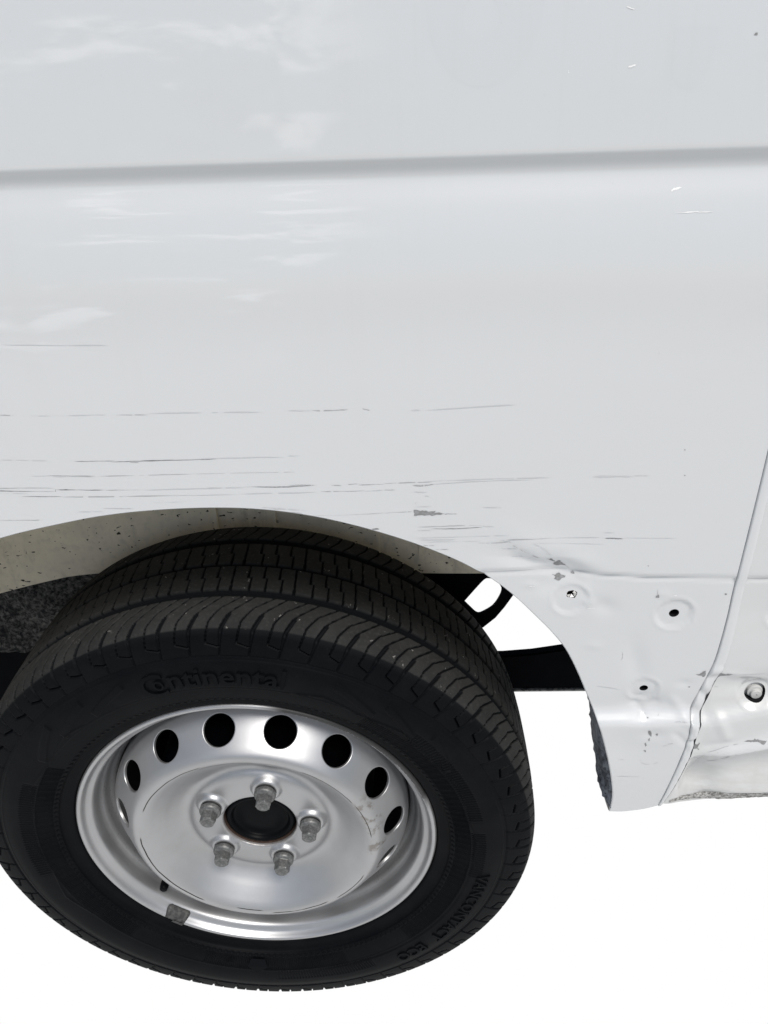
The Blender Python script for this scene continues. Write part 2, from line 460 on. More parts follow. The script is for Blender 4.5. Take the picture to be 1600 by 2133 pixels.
SCRATCHES = [
    (0, 0.00046, [(-0.1232, 0.6297), (-0.078, 0.6282), (-0.0374, 0.6273)]),
    (1, 0.00046, [(-0.1463, 0.5727), (-0.1265, 0.5722)]),
    (0, 0.00037, [(-0.1147, 0.5716), (-0.0832, 0.5709)]),
    (0, 0.00046, [(-0.0831, 0.5713), (-0.0516, 0.5711)]),
    (1, 0.00051, [(-0.0437, 0.5709), (-0.0163, 0.5706)]),
    (0, 0.00055, [(-0.0161, 0.5715), (0.0308, 0.5712), (0.0775, 0.5705)]),
    (0, 0.00046, [(0.0969, 0.5709), (0.1163, 0.5705)]),
    (1, 0.00074, [(0.1163, 0.5709), (0.1318, 0.5705), (0.1453, 0.571)]),
    (1, 0.00069, [(0.1569, 0.5715), (0.1626, 0.5702)]),
    (0, 0.00074, [(0.1961, 0.569), (0.2034, 0.5693)]),
    (0, 0.00060, [(0.2069, 0.5688), (0.2432, 0.5708), (0.2832, 0.5723)]),
    (0, 0.00046, [(-0.1492, 0.5331), (-0.1087, 0.5315)]),
    (2, 0.00046, [(-0.0864, 0.5306), (-0.0519, 0.53)]),
    (2, 0.00074, [(-0.0561, 0.5296), (-0.0275, 0.5303), (0.0089, 0.5304), (0.0331, 0.5307)]),
    (1, 0.00060, [(-0.04, 0.5288), (-0.0318, 0.5291)]),
    (0, 0.00055, [(0.013, 0.5307), (0.0532, 0.5307), (0.0893, 0.5304)]),
    (0, 0.00046, [(0.0934, 0.5316), (0.1034, 0.5318)]),
    (0, 0.00046, [(0.099, 0.5311), (0.0987, 0.5276)]),
    (0, 0.00046, [(-0.1265, 0.518), (-0.1121, 0.5178)]),
    (2, 0.00046, [(-0.1129, 0.5178), (-0.0711, 0.5168)]),
    (1, 0.00055, [(-0.0711, 0.5166), (-0.03, 0.5166), (0.0109, 0.5171)]),
    (1, 0.00055, [(0.0109, 0.5171), (0.0516, 0.5172), (0.0981, 0.5171)]),
    (0, 0.00046, [(-0.1082, 0.5168), (-0.0713, 0.5157)]),
    (1, 0.00046, [(-0.165, 0.5069), (-0.1316, 0.5067), (-0.1088, 0.5059)]),
    (2, 0.00060, [(-0.1656, 0.5046), (-0.1324, 0.5035), (-0.1091, 0.5031)]),
    (2, 0.00046, [(-0.1092, 0.5027), (-0.1087, 0.5047)]),
    (2, 0.00083, [(-0.1087, 0.5045), (-0.0863, 0.5041), (-0.0656, 0.5037)]),
    (1, 0.00046, [(-0.0657, 0.5033), (-0.0327, 0.5026)]),
    (0, 0.00055, [(-0.0327, 0.5026), (0.0087, 0.5032), (0.0499, 0.5033)]),
    (0, 0.00046, [(0.0212, 0.5038), (0.054, 0.5036)]),
    (2, 0.00069, [(0.0533, 0.5041), (0.0745, 0.5037), (0.0909, 0.5038), (0.1154, 0.5046)]),
    (1, 0.00064, [(0.0909, 0.5047), (0.1032, 0.5051), (0.1134, 0.5051)]),
    (1, 0.00055, [(0.1276, 0.5039), (0.1357, 0.5037)]),
    (1, 0.00055, [(0.1418, 0.5045), (0.15, 0.5047)]),
    (1, 0.00055, [(0.1507, 0.5038), (0.1722, 0.5038)]),
    (0, 0.00046, [(-0.1663, 0.5023), (-0.133, 0.5012)]),
    (2, 0.00046, [(-0.14, 0.4986), (-0.1045, 0.498)]),
    (1, 0.00055, [(-0.1046, 0.4975), (-0.0504, 0.497)]),
    (1, 0.00051, [(-0.0504, 0.497), (-0.0047, 0.497), (0.0491, 0.4973)]),
    (0, 0.00051, [(0.0491, 0.4973), (0.1149, 0.4973)]),
    (1, 0.00060, [(0.1182, 0.4982), (0.1394, 0.4982), (0.1558, 0.4983)]),
    (0, 0.00051, [(0.1557, 0.4978), (0.1721, 0.4984)]),
    (0, 0.00046, [(-0.0266, 0.4904), (0.0026, 0.4908)]),
    (1, 0.00041, [(-0.0716, 0.4857), (-0.0444, 0.4851)]),
    (0, 0.00046, [(-0.0955, 0.4828), (-0.0722, 0.4828)]),
    (0, 0.00046, [(0.0723, 0.4825), (0.0888, 0.4817), (0.1053, 0.4799)]),
    (1, 0.00055, [(0.0906, 0.4788), (0.1009, 0.4772)]),
    (0, 0.00046, [(0.0662, 0.484), (0.0848, 0.4832)]),
    (1, 0.00046, [(-0.174, 0.4755), (-0.1442, 0.475), (-0.1272, 0.4747)]),
    (1, 0.00051, [(0.1091, 0.4751), (0.1382, 0.4754), (0.1714, 0.4766)]),
    (2, 0.00115, [(0.1604, 0.4606), (0.1667, 0.4605)]),
    (1, 0.00051, [(0.1723, 0.5047), (0.1925, 0.5052), (0.2127, 0.5057)]),
    (1, 0.00138, [(0.1965, 0.5024), (0.2046, 0.5018), (0.2139, 0.5026)]),
    (0, 0.00055, [(0.2046, 0.5059), (0.2368, 0.5066), (0.2728, 0.5072)]),
    (0, 0.00055, [(0.2528, 0.5072), (0.2808, 0.5075), (0.3127, 0.5078)]),
    (0, 0.00138, [(0.3465, 0.5075), (0.3643, 0.5077), (0.3802, 0.5074)]),
    (0, 0.00046, [(0.3801, 0.5078), (0.3919, 0.508)]),
    (0, 0.00046, [(0.2086, 0.5027), (0.2529, 0.505), (0.2969, 0.5054)]),
    (1, 0.00046, [(0.1721, 0.4984), (0.1814, 0.4987)]),
    (0, 0.00055, [(0.1972, 0.4961), (0.2086, 0.4959)]),
    (0, 0.00055, [(0.2066, 0.4923), (0.2098, 0.4922)]),
    (0, 0.00069, [(0.1988, 0.4864), (0.1987, 0.4845)]),
    (0, 0.00046, [(0.1971, 0.4818), (0.2127, 0.482)]),
    (0, 0.00055, [(0.2557, 0.4802), (0.2721, 0.4799)]),
    (1, 0.00055, [(0.1714, 0.4762), (0.1838, 0.4769), (0.1954, 0.4771)]),
    (2, 0.00046, [(0.2251, 0.4747), (0.2341, 0.4745)]),
    (1, 0.00055, [(0.2002, 0.4618), (0.2252, 0.4623), (0.2584, 0.4627)]),
    (2, 0.00069, [(0.2106, 0.4597), (0.2336, 0.4597), (0.2564, 0.4608)]),
    (0, 0.00055, [(0.2002, 0.4584), (0.2127, 0.4582)]),
    (0, 0.00046, [(0.2564, 0.4617), (0.2667, 0.4611)]),
    (0, 0.00055, [(0.1917, 0.4507), (0.2379, 0.4513), (0.2796, 0.4523)]),
    (0, 0.00055, [(0.2001, 0.4486), (0.2337, 0.4484)]),
    (1, 0.00060, [(0.2051, 0.443), (0.2148, 0.4429)]),
    (0, 0.00046, [(0.2043, 0.4465), (0.2548, 0.4465)]),
    (1, 0.00074, [(0.2528, 0.4445), (0.2675, 0.4442), (0.2808, 0.4459)]),
    (1, 0.00055, [(0.2715, 0.4468), (0.286, 0.448), (0.3173, 0.4487)]),
    (0, 0.00051, [(0.3173, 0.4487), (0.3382, 0.4486), (0.3631, 0.4482)]),
    (2, 0.00083, [(0.3632, 0.4477), (0.3715, 0.4475), (0.379, 0.4469)]),
    (0, 0.00046, [(0.3789, 0.4474), (0.4253, 0.4466)]),
    (0, 0.00046, [(0.3605, 0.4531), (0.3716, 0.4529)]),
    (0, 0.00046, [(0.3008, 0.4446), (0.3638, 0.4417)]),
    (1, 0.00055, [(0.2157, 0.4383), (0.2276, 0.4381)]),
    (0, 0.00055, [(0.2742, 0.4376), (0.2875, 0.4379)]),
    (0, 0.00046, [(0.2833, 0.4283), (0.294, 0.4282)]),
    (1, 0.00055, [(0.2799, 0.4459), (0.2825, 0.4438)]),
    (1, 0.00064, [(0.2839, 0.4418), (0.2878, 0.439)]),
    (1, 0.00064, [(0.2895, 0.4381), (0.2996, 0.4321)]),
    (1, 0.00055, [(0.3011, 0.4308), (0.3073, 0.4277)]),
    (1, 0.00064, [(0.3146, 0.4264), (0.3167, 0.4265)]),
    (1, 0.00074, [(0.3196, 0.4244), (0.3234, 0.4215)]),
    (1, 0.00055, [(0.3303, 0.4182), (0.3343, 0.416), (0.3389, 0.4099)]),
    (0, 0.00046, [(0.3008, 0.4437), (0.3095, 0.4393), (0.3188, 0.4293)]),
    (1, 0.00046, [(0.4178, 0.3907), (0.4185, 0.3854)]),
    (1, 0.00046, [(0.3961, 0.3153), (0.3975, 0.309), (0.3966, 0.3054)]),
    (0, 0.00055, [(0.3772, 0.2702), (0.4003, 0.265)]),
    (1, 0.00046, [(0.4287, 0.2332), (0.4324, 0.2309)]),
    (1, 0.00055, [(0.4425, 0.2314), (0.4442, 0.2334)]),
    (1, 0.00051, [(0.4581, 0.2286), (0.4704, 0.2295)]),
    (0, 0.00055, [(0.4522, 0.1918), (0.4609, 0.1969)]),
    (1, 0.00051, [(0.4561, 0.1967), (0.4619, 0.1969)]),
    (0, 0.00046, [(0.4328, 0.1696), (0.4372, 0.1636), (0.4449, 0.1623)]),
    (0, 0.00046, [(0.4474, 0.1623), (0.4528, 0.1658)]),
    (0, 0.00046, [(0.4112, 0.1414), (0.4385, 0.1404)]),
    (0, 0.00046, [(0.4093, 0.1695), (0.4215, 0.1685)]),
    (1, 0.00046, [(0.4947, 0.2656), (0.4988, 0.2646)]),
    (0, 0.00055, [(0.498, 0.2847), (0.5242, 0.283), (0.5432, 0.283)]),
    (1, 0.00064, [(0.4984, 0.1842), (0.515, 0.193), (0.5329, 0.1997)]),
    (1, 0.00064, [(0.5094, 0.1424), (0.5281, 0.1583), (0.5478, 0.164), (0.569, 0.178)]),
    (0, 0.00074, [(0.512, 0.1469), (0.5379, 0.1613)]),
    (0, 0.00055, [(0.5017, 0.1885), (0.5195, 0.1954)]),
    (2, 0.00069, [(0.4216, 0.5075), (0.4227, 0.5074)]),
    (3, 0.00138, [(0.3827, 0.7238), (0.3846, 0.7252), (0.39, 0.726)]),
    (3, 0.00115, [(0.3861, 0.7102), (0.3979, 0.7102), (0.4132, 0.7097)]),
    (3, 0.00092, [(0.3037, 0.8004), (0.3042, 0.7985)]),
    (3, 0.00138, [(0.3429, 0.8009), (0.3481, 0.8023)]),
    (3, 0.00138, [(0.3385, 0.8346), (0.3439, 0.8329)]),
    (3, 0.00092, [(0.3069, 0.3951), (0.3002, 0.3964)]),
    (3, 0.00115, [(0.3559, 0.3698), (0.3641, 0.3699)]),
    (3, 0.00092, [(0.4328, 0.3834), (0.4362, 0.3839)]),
]
CHIPS = [
    [(0.3202, 0.4202), (0.3233, 0.4222), (0.325, 0.4245), (0.3294, 0.4209), (0.3325, 0.4177), (0.3273, 0.4182), (0.3231, 0.4182)],
    [(0.3384, 0.4093), (0.3402, 0.4096), (0.3419, 0.4076), (0.3385, 0.408)],
    [(0.321, 0.407), (0.3246, 0.4071), (0.3258, 0.4084), (0.328, 0.4087), (0.3294, 0.4067), (0.3339, 0.4056), (0.3335, 0.4037), (0.3305, 0.4029), (0.3281, 0.4006), (0.3254, 0.4017), (0.3235, 0.4028), (0.3247, 0.4047)],
    [(0.4185, 0.3859), (0.42, 0.3844), (0.4201, 0.3814), (0.4175, 0.3814)],
    [(0.4178, 0.5309), (0.419, 0.5309), (0.4188, 0.5296)],
    [(0.4042, 0.4188), (0.4055, 0.4183), (0.4048, 0.4173)],
    [(0.479, 0.3855), (0.4808, 0.3854), (0.4811, 0.3838), (0.4794, 0.3838)],
    [(0.4718, 0.2846), (0.4759, 0.2853), (0.4776, 0.2885), (0.481, 0.2898), (0.4815, 0.2852), (0.4799, 0.2813), (0.4772, 0.2833)],
    [(0.494, 0.286), (0.4967, 0.2861), (0.5013, 0.2842), (0.5077, 0.2843), (0.5009, 0.2824), (0.495, 0.2801)],
    [(0.4836, 0.1983), (0.4873, 0.1934), (0.4889, 0.1978), (0.4891, 0.1906), (0.4904, 0.1857), (0.4874, 0.1881), (0.4843, 0.1881)],
    [(0.5328, 0.2012), (0.5417, 0.2038), (0.5425, 0.2054), (0.5471, 0.2045), (0.5574, 0.2062), (0.5724, 0.1747), (0.5667, 0.1755), (0.5512, 0.2017), (0.5474, 0.2021), (0.54, 0.2012)],
    [(0.197, 0.479), (0.2045, 0.4784), (0.2086, 0.4774), (0.2098, 0.4769), (0.216, 0.4777), (0.2148, 0.4758), (0.2271, 0.4751), (0.2201, 0.4738), (0.2106, 0.474), (0.2065, 0.4731), (0.2024, 0.4737), (0.197, 0.4733)],
    [(0.4341, 0.2158), (0.437, 0.2138), (0.4389, 0.2059), (0.4362, 0.208)],
    [(0.4423, 0.2089), (0.4443, 0.2107), (0.4445, 0.207)],
    [(0.436, 0.2019), (0.4377, 0.204), (0.4379, 0.1991)],
    [(0.4333, 0.1949), (0.4349, 0.1966), (0.435, 0.1903)],
    [(0.4341, 0.1841), (0.4365, 0.1842), (0.4365, 0.1812)],
    [(0.4317, 0.2297), (0.434, 0.23), (0.4329, 0.229)],
    [(0.4677, 0.2678), (0.47, 0.2679), (0.4692, 0.2666)],
    [(0.4234, 0.8175), (0.4249, 0.8177), (0.4251, 0.8164), (0.4226, 0.8164)],
    [(0.316, 0.4258), (0.3183, 0.4272), (0.3203, 0.4251), (0.3222, 0.4237), (0.3197, 0.4237)],
]
ARCH_PX = [(-0.1018, 0.4737), (-0.0687, 0.4794), (-0.0364, 0.4828), (0.0017, 0.4847), (0.0392, 0.4845), (0.0743, 0.4815), (0.1091, 0.4751), (0.1398, 0.4668), (0.1708, 0.4563), (0.2022, 0.4436), (0.2341, 0.4279), (0.2559, 0.414), (0.2739, 0.4), (0.2924, 0.3822), (0.3116, 0.3605), (0.3275, 0.3416), (0.3423, 0.3202), (0.3557, 0.2929), (0.3681, 0.2628), (0.3795, 0.2346), (0.3884, 0.2101), (0.3998, 0.1717), (0.4092, 0.1344), (0.4159, 0.1), (0.4182, 0.0659)]
SEAM_L = [(0.4853, 0.53), (0.4852, 0.4055), (0.4868, 0.3547), (0.4863, 0.3069), (0.4835, 0.2845), (0.4792, 0.2613), (0.4737, 0.2323), (0.4734, 0.2265), (0.4753, 0.2035), (0.4737, 0.1685), (0.471, 0.1197), (0.4691, 0.0795)]
SEAM_R = [(0.4943, 0.5277), (0.4946, 0.4052), (0.497, 0.3539), (0.4971, 0.3054), (0.4951, 0.2816), (0.4913, 0.2568), (0.4855, 0.2299), (0.4853, 0.2248), (0.4842, 0.2074), (0.4841, 0.1666), (0.4789, 0.1195), (0.474, 0.084)]
BOTTOM = [(0.4182, 0.0659), (0.434, 0.0658), (0.4546, 0.0716), (0.4691, 0.0795), (0.4843, 0.0842), (0.5211, 0.0898), (0.585, 0.1024)]
HOLES = [(0.3411, 0.3857), (0.438, 0.3617), (0.4251, 0.2647), (0.5378, 0.2557)]
RING = [(0.2459, 0.8308), (0.2833, 0.8296), (0.2646, 0.8302), (0.247, 0.7885), (0.3843, 0.8023)]
# ---------------------------------------------------------------- the van
van = empty('van', None, (0, 0, ZC))
van['label'] = 'white van with scratched, dented lower side above a silver steel wheel'
van['category'] = 'van'


def dens(segs):
    out = []
    for a, b, st in segs:
        out.append(np.arange(a, b, st))
    return np.concatenate(out)


def skin(name, outline, xs, zs, mat, holes=(), off=0.):
    """sheet following surf() inside an outline in x-z"""
    out = np.asarray(outline, float)
    X, Z = np.meshgrid(xs, zs); X = X.ravel(); Z = Z.ravel()
    keep = inside(out, X, Z)
    # keep grid points away from the outline so triangles stay fat
    d = np.full(len(X), 9.)
    loops = [out] + [np.asarray(h, float) for h in holes]
    for L in loops:
        for q in L:
            d = np.minimum(d, np.hypot(X - q[0], Z - q[1]))
    keep &= d > .0016
    for h in holes: keep &= ~inside(h, X, Z)
    P = np.c_[X[keep], Z[keep]]
    V2 = [Vector(q) for q in P]; E = []
    for L in loops:
        st = len(V2); V2 += [Vector(q) for q in L]
        E += [(st + k, st + (k + 1) % len(L)) for k in range(len(L))]
    vo, _, fo, *_ = delaunay_2d_cdt(V2, E, [], 0, 1e-7)
    vo = np.array([tuple(q) for q in vo]); fo = np.array([tuple(q) for q in fo])
    cen = vo[fo].mean(1)
    ok = inside(out, cen[:, 0], cen[:, 1])
    for h in holes: ok &= ~inside(h, cen[:, 0], cen[:, 1])
    fo = fo[ok]
    # face the camera (-y)
    a, b, c_ = vo[fo[:, 0]], vo[fo[:, 1]], vo[fo[:, 2]]
    cr = (b[:, 0] - a[:, 0]) * (c_[:, 1] - a[:, 1]) - (b[:, 1] - a[:, 1]) * (c_[:, 0] - a[:, 0])
    fo[cr < 0] = fo[cr < 0][:, ::-1]
    V = np.c_[vo[:, 0], surf(vo[:, 0], vo[:, 1]) - off, vo[:, 1]]
    return mesh_obj(name, V, fo, mat, van)


def ell(cx, cz, rx, rz, n=22, ang=0.):
    t = np.linspace(0, 2 * np.pi, n, endpoint=False)
    u, v = rx * np.cos(t), rz * np.sin(t); c_, s_ = math.cos(ang), math.sin(ang)
    return np.c_[cx + u * c_ - v * s_, cz + u * s_ + v * c_]


_right = np.array(ARCH_PX)
_left = np.array([(-.4180, .0655), (-.4150, .0996), (-.4093, .134), (-.3999, .1714), (-.3885, .2099), (-.3793, .2351), (-.3681, .2628), (-.3557, .2929),
                  (-.3423, .3202), (-.3275, .3416), (-.3116, .3605), (-.2924, .3822), (-.2739, .4000), (-.2500, .4180), (-.2100, .4420), (-.1660, .4590)])
ARCH = catmull(np.vstack([_left, _right]), 5)
HC = [tuple(q) for q in HOLES]
hole1 = ell(HC[0][0], HC[0][1], .0050, .0044, 14) * 1.0
hole1 = hole1 + np.c_[rng.normal(0, .0004, 14), rng.normal(0, .0004, 14)]
hole2 = ell(HC[1][0], HC[1][1], .0047, .0046)
hole3 = ell(HC[2][0], HC[2][1], .0042, .0041)
hole4 = ell(HC[3][0], HC[3][1], .0106, .0100, 26)

SL = catmull(np.array([(.4855, 1.15), (.4855, .80)] + SEAM_L), 9)
SR = catmull(np.array([(.4948, 1.15), (.4946, .80)] + SEAM_R), 9)
botL = catmull(np.array(BOTTOM[:4]), 6)
botR = catmull(np.array([SEAM_R[-1], BOTTOM[4], BOTTOM[5], BOTTOM[6], (.70, .1085), (.95, .112), (1.6, .112)]), 6)
xs = dens([(-1.6, -.45, .03), (-.45, .20, .0125), (.20, .60, .0030), (.60, .80, .011), (.80, 1.61, .03)])
zs = dens([(.05, .43, .0030), (.43, .72, .011), (.72, .775, .0014), (.775, 1.16, .014)])
# rear quarter: arch, sill end, seam, roofward edge
outlineL = np.vstack([[(-1.6, 1.15), (-1.6, .075), (-.43, .0655)], ARCH, botL[1:-1], SL[::-1]])
outlineR = np.vstack([SR, botR[1:], [(1.6, 1.15)]])
quarter = skin('quarter_panel', outlineL, xs, zs, 'paint', [hole1, hole2, hole3])
quarter['label'] = 'scratched white body side with dented corner beside the wheel arch'
door = skin('side_panel', outlineR, xs, zs, 'paint_low', [hole4])
door['label'] = 'bruised white panel right of the vertical seam'


def hem(name, line, dirs, mat, steps, flipn=False):
    """turned-in edge: line of (x,z) points, dirs unit (x,z) pointing into the opening"""
    line = np.asarray(line); dirs = np.asarray(dirs); y = surf(line[:, 0], line[:, 1])
    rows = []
    for off, dep in steps:
        rows.append(np.c_[line[:, 0] + dirs[:, 0] * off, y + dep, line[:, 1] + dirs[:, 1] * off])
    V = np.vstack(rows); n = len(line); F = []
    for k in range(len(rows) - 1):
        for j in range(n - 1):
            q = (k * n + j, k * n + j + 1, (k + 1) * n + j + 1, (k + 1) * n + j)
            F.append(q[::-1] if flipn else q)
    return mesh_obj(name, V, F, mat, van)


def inward(line, sgn=1):
    t = np.gradient(np.asarray(line), axis=0); t /= np.linalg.norm(t, axis=1)[:, None]
    return np.c_[t[:, 1], -t[:, 0]] * sgn


hem('arch_lip', ARCH, inward(ARCH), 'paint', [(0, 0), (.0007, .0004), (.0011, .0014), (.0011, .0030), (.0004, .012)])
hem('sill_lip', np.vstack([ARCH[-2:], botL[1:]]), inward(np.vstack([ARCH[-2:], botL[1:]])), 'underseal',
    [(0, 0), (.0010, .0010), (.0016, .0030), (.0020, .010), (.0030, .060)])
hem('sill_lip', botR, inward(botR), 'underseal', [(0, 0), (.0012, .0010), (.0022, .0030), (.0030, .010), (.0035, .070)])

# rough seam sealer along the bottom of the door sill
V, F = [], []
L = catmull(np.array([(.4800, .0895), (.5000, .0940), (.5300, .0985), (.5600, .1030), (.5900, .1060), (.70, .1140), (.95, .118), (1.6, .118)]), 14)
for k, (px, pz) in enumerate(L):
    h = .0055 + .0025 * math.sin(k * .7) + rng.normal(0, .0008)
    w = .0068 * min(1, .25 + k / 40)
    for dv, dh in ((w, -.0001), (w * .6, h * .35), (0, h * .5), (-w * .6, h * .3), (-w, -.0001)):
        zz_ = pz + dv + rng.normal(0, .0004)
        V.append((px, float(surf(px, zz_)) - dh * .35 - .0003, zz_))
for k in range(len(L) - 1):
    for j in range(4):
        F.append((k * 5 + j, k * 5 + j + 1, (k + 1) * 5 + j + 1, (k + 1) * 5 + j))
mesh_obj('seam_sealer', V, F, 'underseal', van)

# raised joint bead between the two panels, kinked where it was hit
n = min(len(SL), len(SR)); a_, b_ = SL[:n], SR[:n]
arc = np.linspace(0, 1, n)
V, F = [], []
K = 11
for i in range(n):
    for j in range(K):
        t = j / (K - 1)
        gl = .0001 / .0095
        rg = -.14 * float(sstep(.27, .30, a_[i, 1])) + .03 * float(sstep(.27, .25, a_[i, 1]))
        tt = gl + t * (1 - gl - rg)
        px = a_[i, 0] * (1 - tt) + b_[i, 0] * tt; pz = a_[i, 1] * (1 - tt) + b_[i, 1] * tt
        h = .0027 * math.sin(math.pi * min(1, .10 + t * .90)) ** .36 + .00012 * math.sin(pz * 700 + t * 5) + rng.normal(0, .00005)
        if j == 0: h = -.004
        elif j == K - 1 and a_[i, 1] < .30: h = -.004
        if pz < .30:                                   # hammered stretch
            h += .0011 * math.sin(pz * 260 + t * 2) * float(np.exp(-((pz - .235) / .05) ** 2)) + .0016 * float(np.exp(-((pz - .208) / .006) ** 2)) - .0030 * float(np.exp(-((pz - .2015) / .0026) ** 2)) + .0014 * float(np.exp(-((pz - .290) / .005) ** 2)) - .0012 * float(np.exp(-((pz - .279 - .006 * t) / .003) ** 2)) - .0014 * float(np.exp(-((pz - .262 + .008 * t) / .003) ** 2)) + .0010 * float(np.exp(-((pz - .228) / .004) ** 2)) + rng.normal(0, .00016)
        V.append((px, float(surf(px, pz)) - h + .0012, pz))
for i in range(n - 1):
    for j in range(K - 1):
        F.append((i * K + j, (i + 1) * K + j, (i + 1) * K + j + 1, i * K + j + 1))
mesh_obj('seam_bead', V, F, 'paint', van)
# added strip behind the bead, coloured grey for the shade in its gaps
V, F = [], []
for i in range(n):
    for px, pz in ((a_[i, 0] - .004, a_[i, 1]), (b_[i, 0] + .004, b_[i, 1])):
        V.append((px, float(surf(px, pz)) + .0038, pz))
for i in range(n - 1): F.append((2 * i, 2 * i + 2, 2 * i + 3, 2 * i + 1))
mesh_obj('seam_shade_strip', V, F, 'seam_shade', van)

# trim-clip holes: open, with the dark cavity behind each
for nm, L in (('clip_hole', hole1), ('clip_hole', hole2), ('clip_hole', hole3), ('clip_hole', hole4)):
    y0 = surf(L[:, 0], L[:, 1]); c0 = L.mean(0); nL = len(L)
    V = [(px, yy, pz) for (px, pz), yy in zip(L, y0)] + [(px, yy + .012, pz) for (px, pz), yy in zip(L, y0)] + [(c0[0], float(y0.mean()) + .012, c0[1])]
    F = [(k, k + nL, (k + 1) % nL + nL, (k + 1) % nL) for k in range(nL)] + [(k + nL, 2 * nL, (k + 1) % nL + nL) for k in range(nL)]
    mesh_obj(nm, V, F, 'dark', van)
# torn bright metal curled into the first hole
V, F = [], []
c0 = hole1.mean(0); yb = float(surf(*c0))
for k in range(6):
    a0 = k * math.pi / 3 + .2; a1 = a0 + .95
    r_ = .0047
    tip = (c0[0] + .0012 * math.cos(a0 + .5), yb + .0012 + .0012 * (k % 3), c0[1] + .0012 * math.sin(a0 + .5))
    s = len(V)
    V += [(c0[0] + r_ * math.cos(a0), yb + .0002, c0[1] + r_ * .9 * math.sin(a0)), (c0[0] + r_ * math.cos(a1), yb + .0002, c0[1] + r_ * .9 * math.sin(a1)), tip]
    F.append((s, s + 1, s + 2))
mesh_obj('torn_metal', V, F, 'foil', van, False)
# stepped plug hanging in the big hole
def plug(cx, cz, y0, prof, cols=28):
    V, F = [], []
    for (r_, d_, ox, oz) in prof:
        for k in range(cols):
            t = 2 * math.pi * k / cols
            V.append((cx + ox + r_ * math.cos(t), y0 + d_, cz + oz + r_ * .95 * math.sin(t)))
    for i in range(len(prof) - 1):
        for k in range(cols):
            F.append((i * cols + k, i * cols + (k + 1) % cols, (i + 1) * cols + (k + 1) % cols, (i + 1) * cols + k))
    return mesh_obj('clip_plug', V, F, 'plug', van, False)
hx, hz = HC[3]
plug(hx, hz, float(surf(hx, hz + .014)), [(.0100, .009, .0010, -.0012), (.0100, .0040, .0012, -.0014), (.0096, .0032, .0012, -.0014), (.0080, .0030, .0016, -.0022),
      (.0078, .0010, .0018, -.0026), (.0074, .0004, .0018, -.0028), (.0058, .0002, .0024, -.0040), (.0056, -.0018, .0026, -.0044), (.0050, -.0024, .0026, -.0046), (.0010, -.0026, .0026, -.0046), (.0009, .0010, .0026, -.0046), (.00005, .0010, .0026, -.0046)])

# ---- scratches, chips and painted glints: slivers lying on the paint
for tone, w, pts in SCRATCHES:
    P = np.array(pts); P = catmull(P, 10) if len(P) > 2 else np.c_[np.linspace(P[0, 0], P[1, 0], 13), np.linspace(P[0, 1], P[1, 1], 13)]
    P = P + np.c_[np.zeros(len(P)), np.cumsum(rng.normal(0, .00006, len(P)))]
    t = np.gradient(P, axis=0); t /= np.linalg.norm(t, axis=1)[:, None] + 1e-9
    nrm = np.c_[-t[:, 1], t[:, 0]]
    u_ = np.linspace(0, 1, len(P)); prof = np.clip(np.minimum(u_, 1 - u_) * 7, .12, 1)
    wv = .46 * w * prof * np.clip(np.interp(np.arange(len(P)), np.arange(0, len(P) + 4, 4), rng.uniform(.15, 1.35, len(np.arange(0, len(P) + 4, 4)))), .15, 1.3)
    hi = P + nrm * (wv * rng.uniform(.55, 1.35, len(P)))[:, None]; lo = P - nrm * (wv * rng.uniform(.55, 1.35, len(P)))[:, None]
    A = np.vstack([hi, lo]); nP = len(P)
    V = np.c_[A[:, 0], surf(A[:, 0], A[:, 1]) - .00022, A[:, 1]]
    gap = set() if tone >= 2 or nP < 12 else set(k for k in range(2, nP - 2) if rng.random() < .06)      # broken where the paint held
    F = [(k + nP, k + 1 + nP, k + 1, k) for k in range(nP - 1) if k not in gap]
    mesh_obj('pale_glint_scuff' if tone == 3 else 'scratch', V, F, 'scratch%d' % tone, van)
for poly in CHIPS:
    P = np.array(poly); Q = []
    for k in range(len(P)):
        a0, a1 = P[k], P[(k + 1) % len(P)]
        L_ = np.linalg.norm(a1 - a0)
        for t in (0, .35, .7):
            q = a0 + (a1 - a0) * t
            if t: q = q + rng.normal(0, min(.0005, L_ * .10), 2)
            Q.append(q)
    Q = np.array(Q); sgn = np.sum(Q[:, 0] * np.roll(Q[:, 1], -1) - np.roll(Q[:, 0], -1) * Q[:, 1])
    if sgn < 0: Q = Q[::-1]
    vo, _, fo, *_ = delaunay_2d_cdt([Vector(q) for q in Q], [(k, (k + 1) % len(Q)) for k in range(len(Q))], [], 1, 1e-7)
    vo = np.array([tuple(q) for q in vo])
    V = np.c_[vo[:, 0], surf(vo[:, 0], vo[:, 1]) - .00026, vo[:, 1]]
    mesh_obj('paint_chip', V, [tuple(q) for q in fo], 'primer', van)

# ghost of removed lettering, upper right: a round letter and a bowl shape
def ghost(outer, holes=()):
    skin('lettering_ghost', outer, np.arange(.15, .45, .004), np.arange(.77, .90, .004), 'ghost', holes, .00005)


ghost(ell(.247, .842, .0385, .050, 48), [ell(.245, .832, .0115, .013, 30)])
ghost(catmull(np.array([(.371, .822), (.371, .800), (.376, .790), (.384, .7865), (.392, .790), (.397, .800), (.400, .822)]), 4))

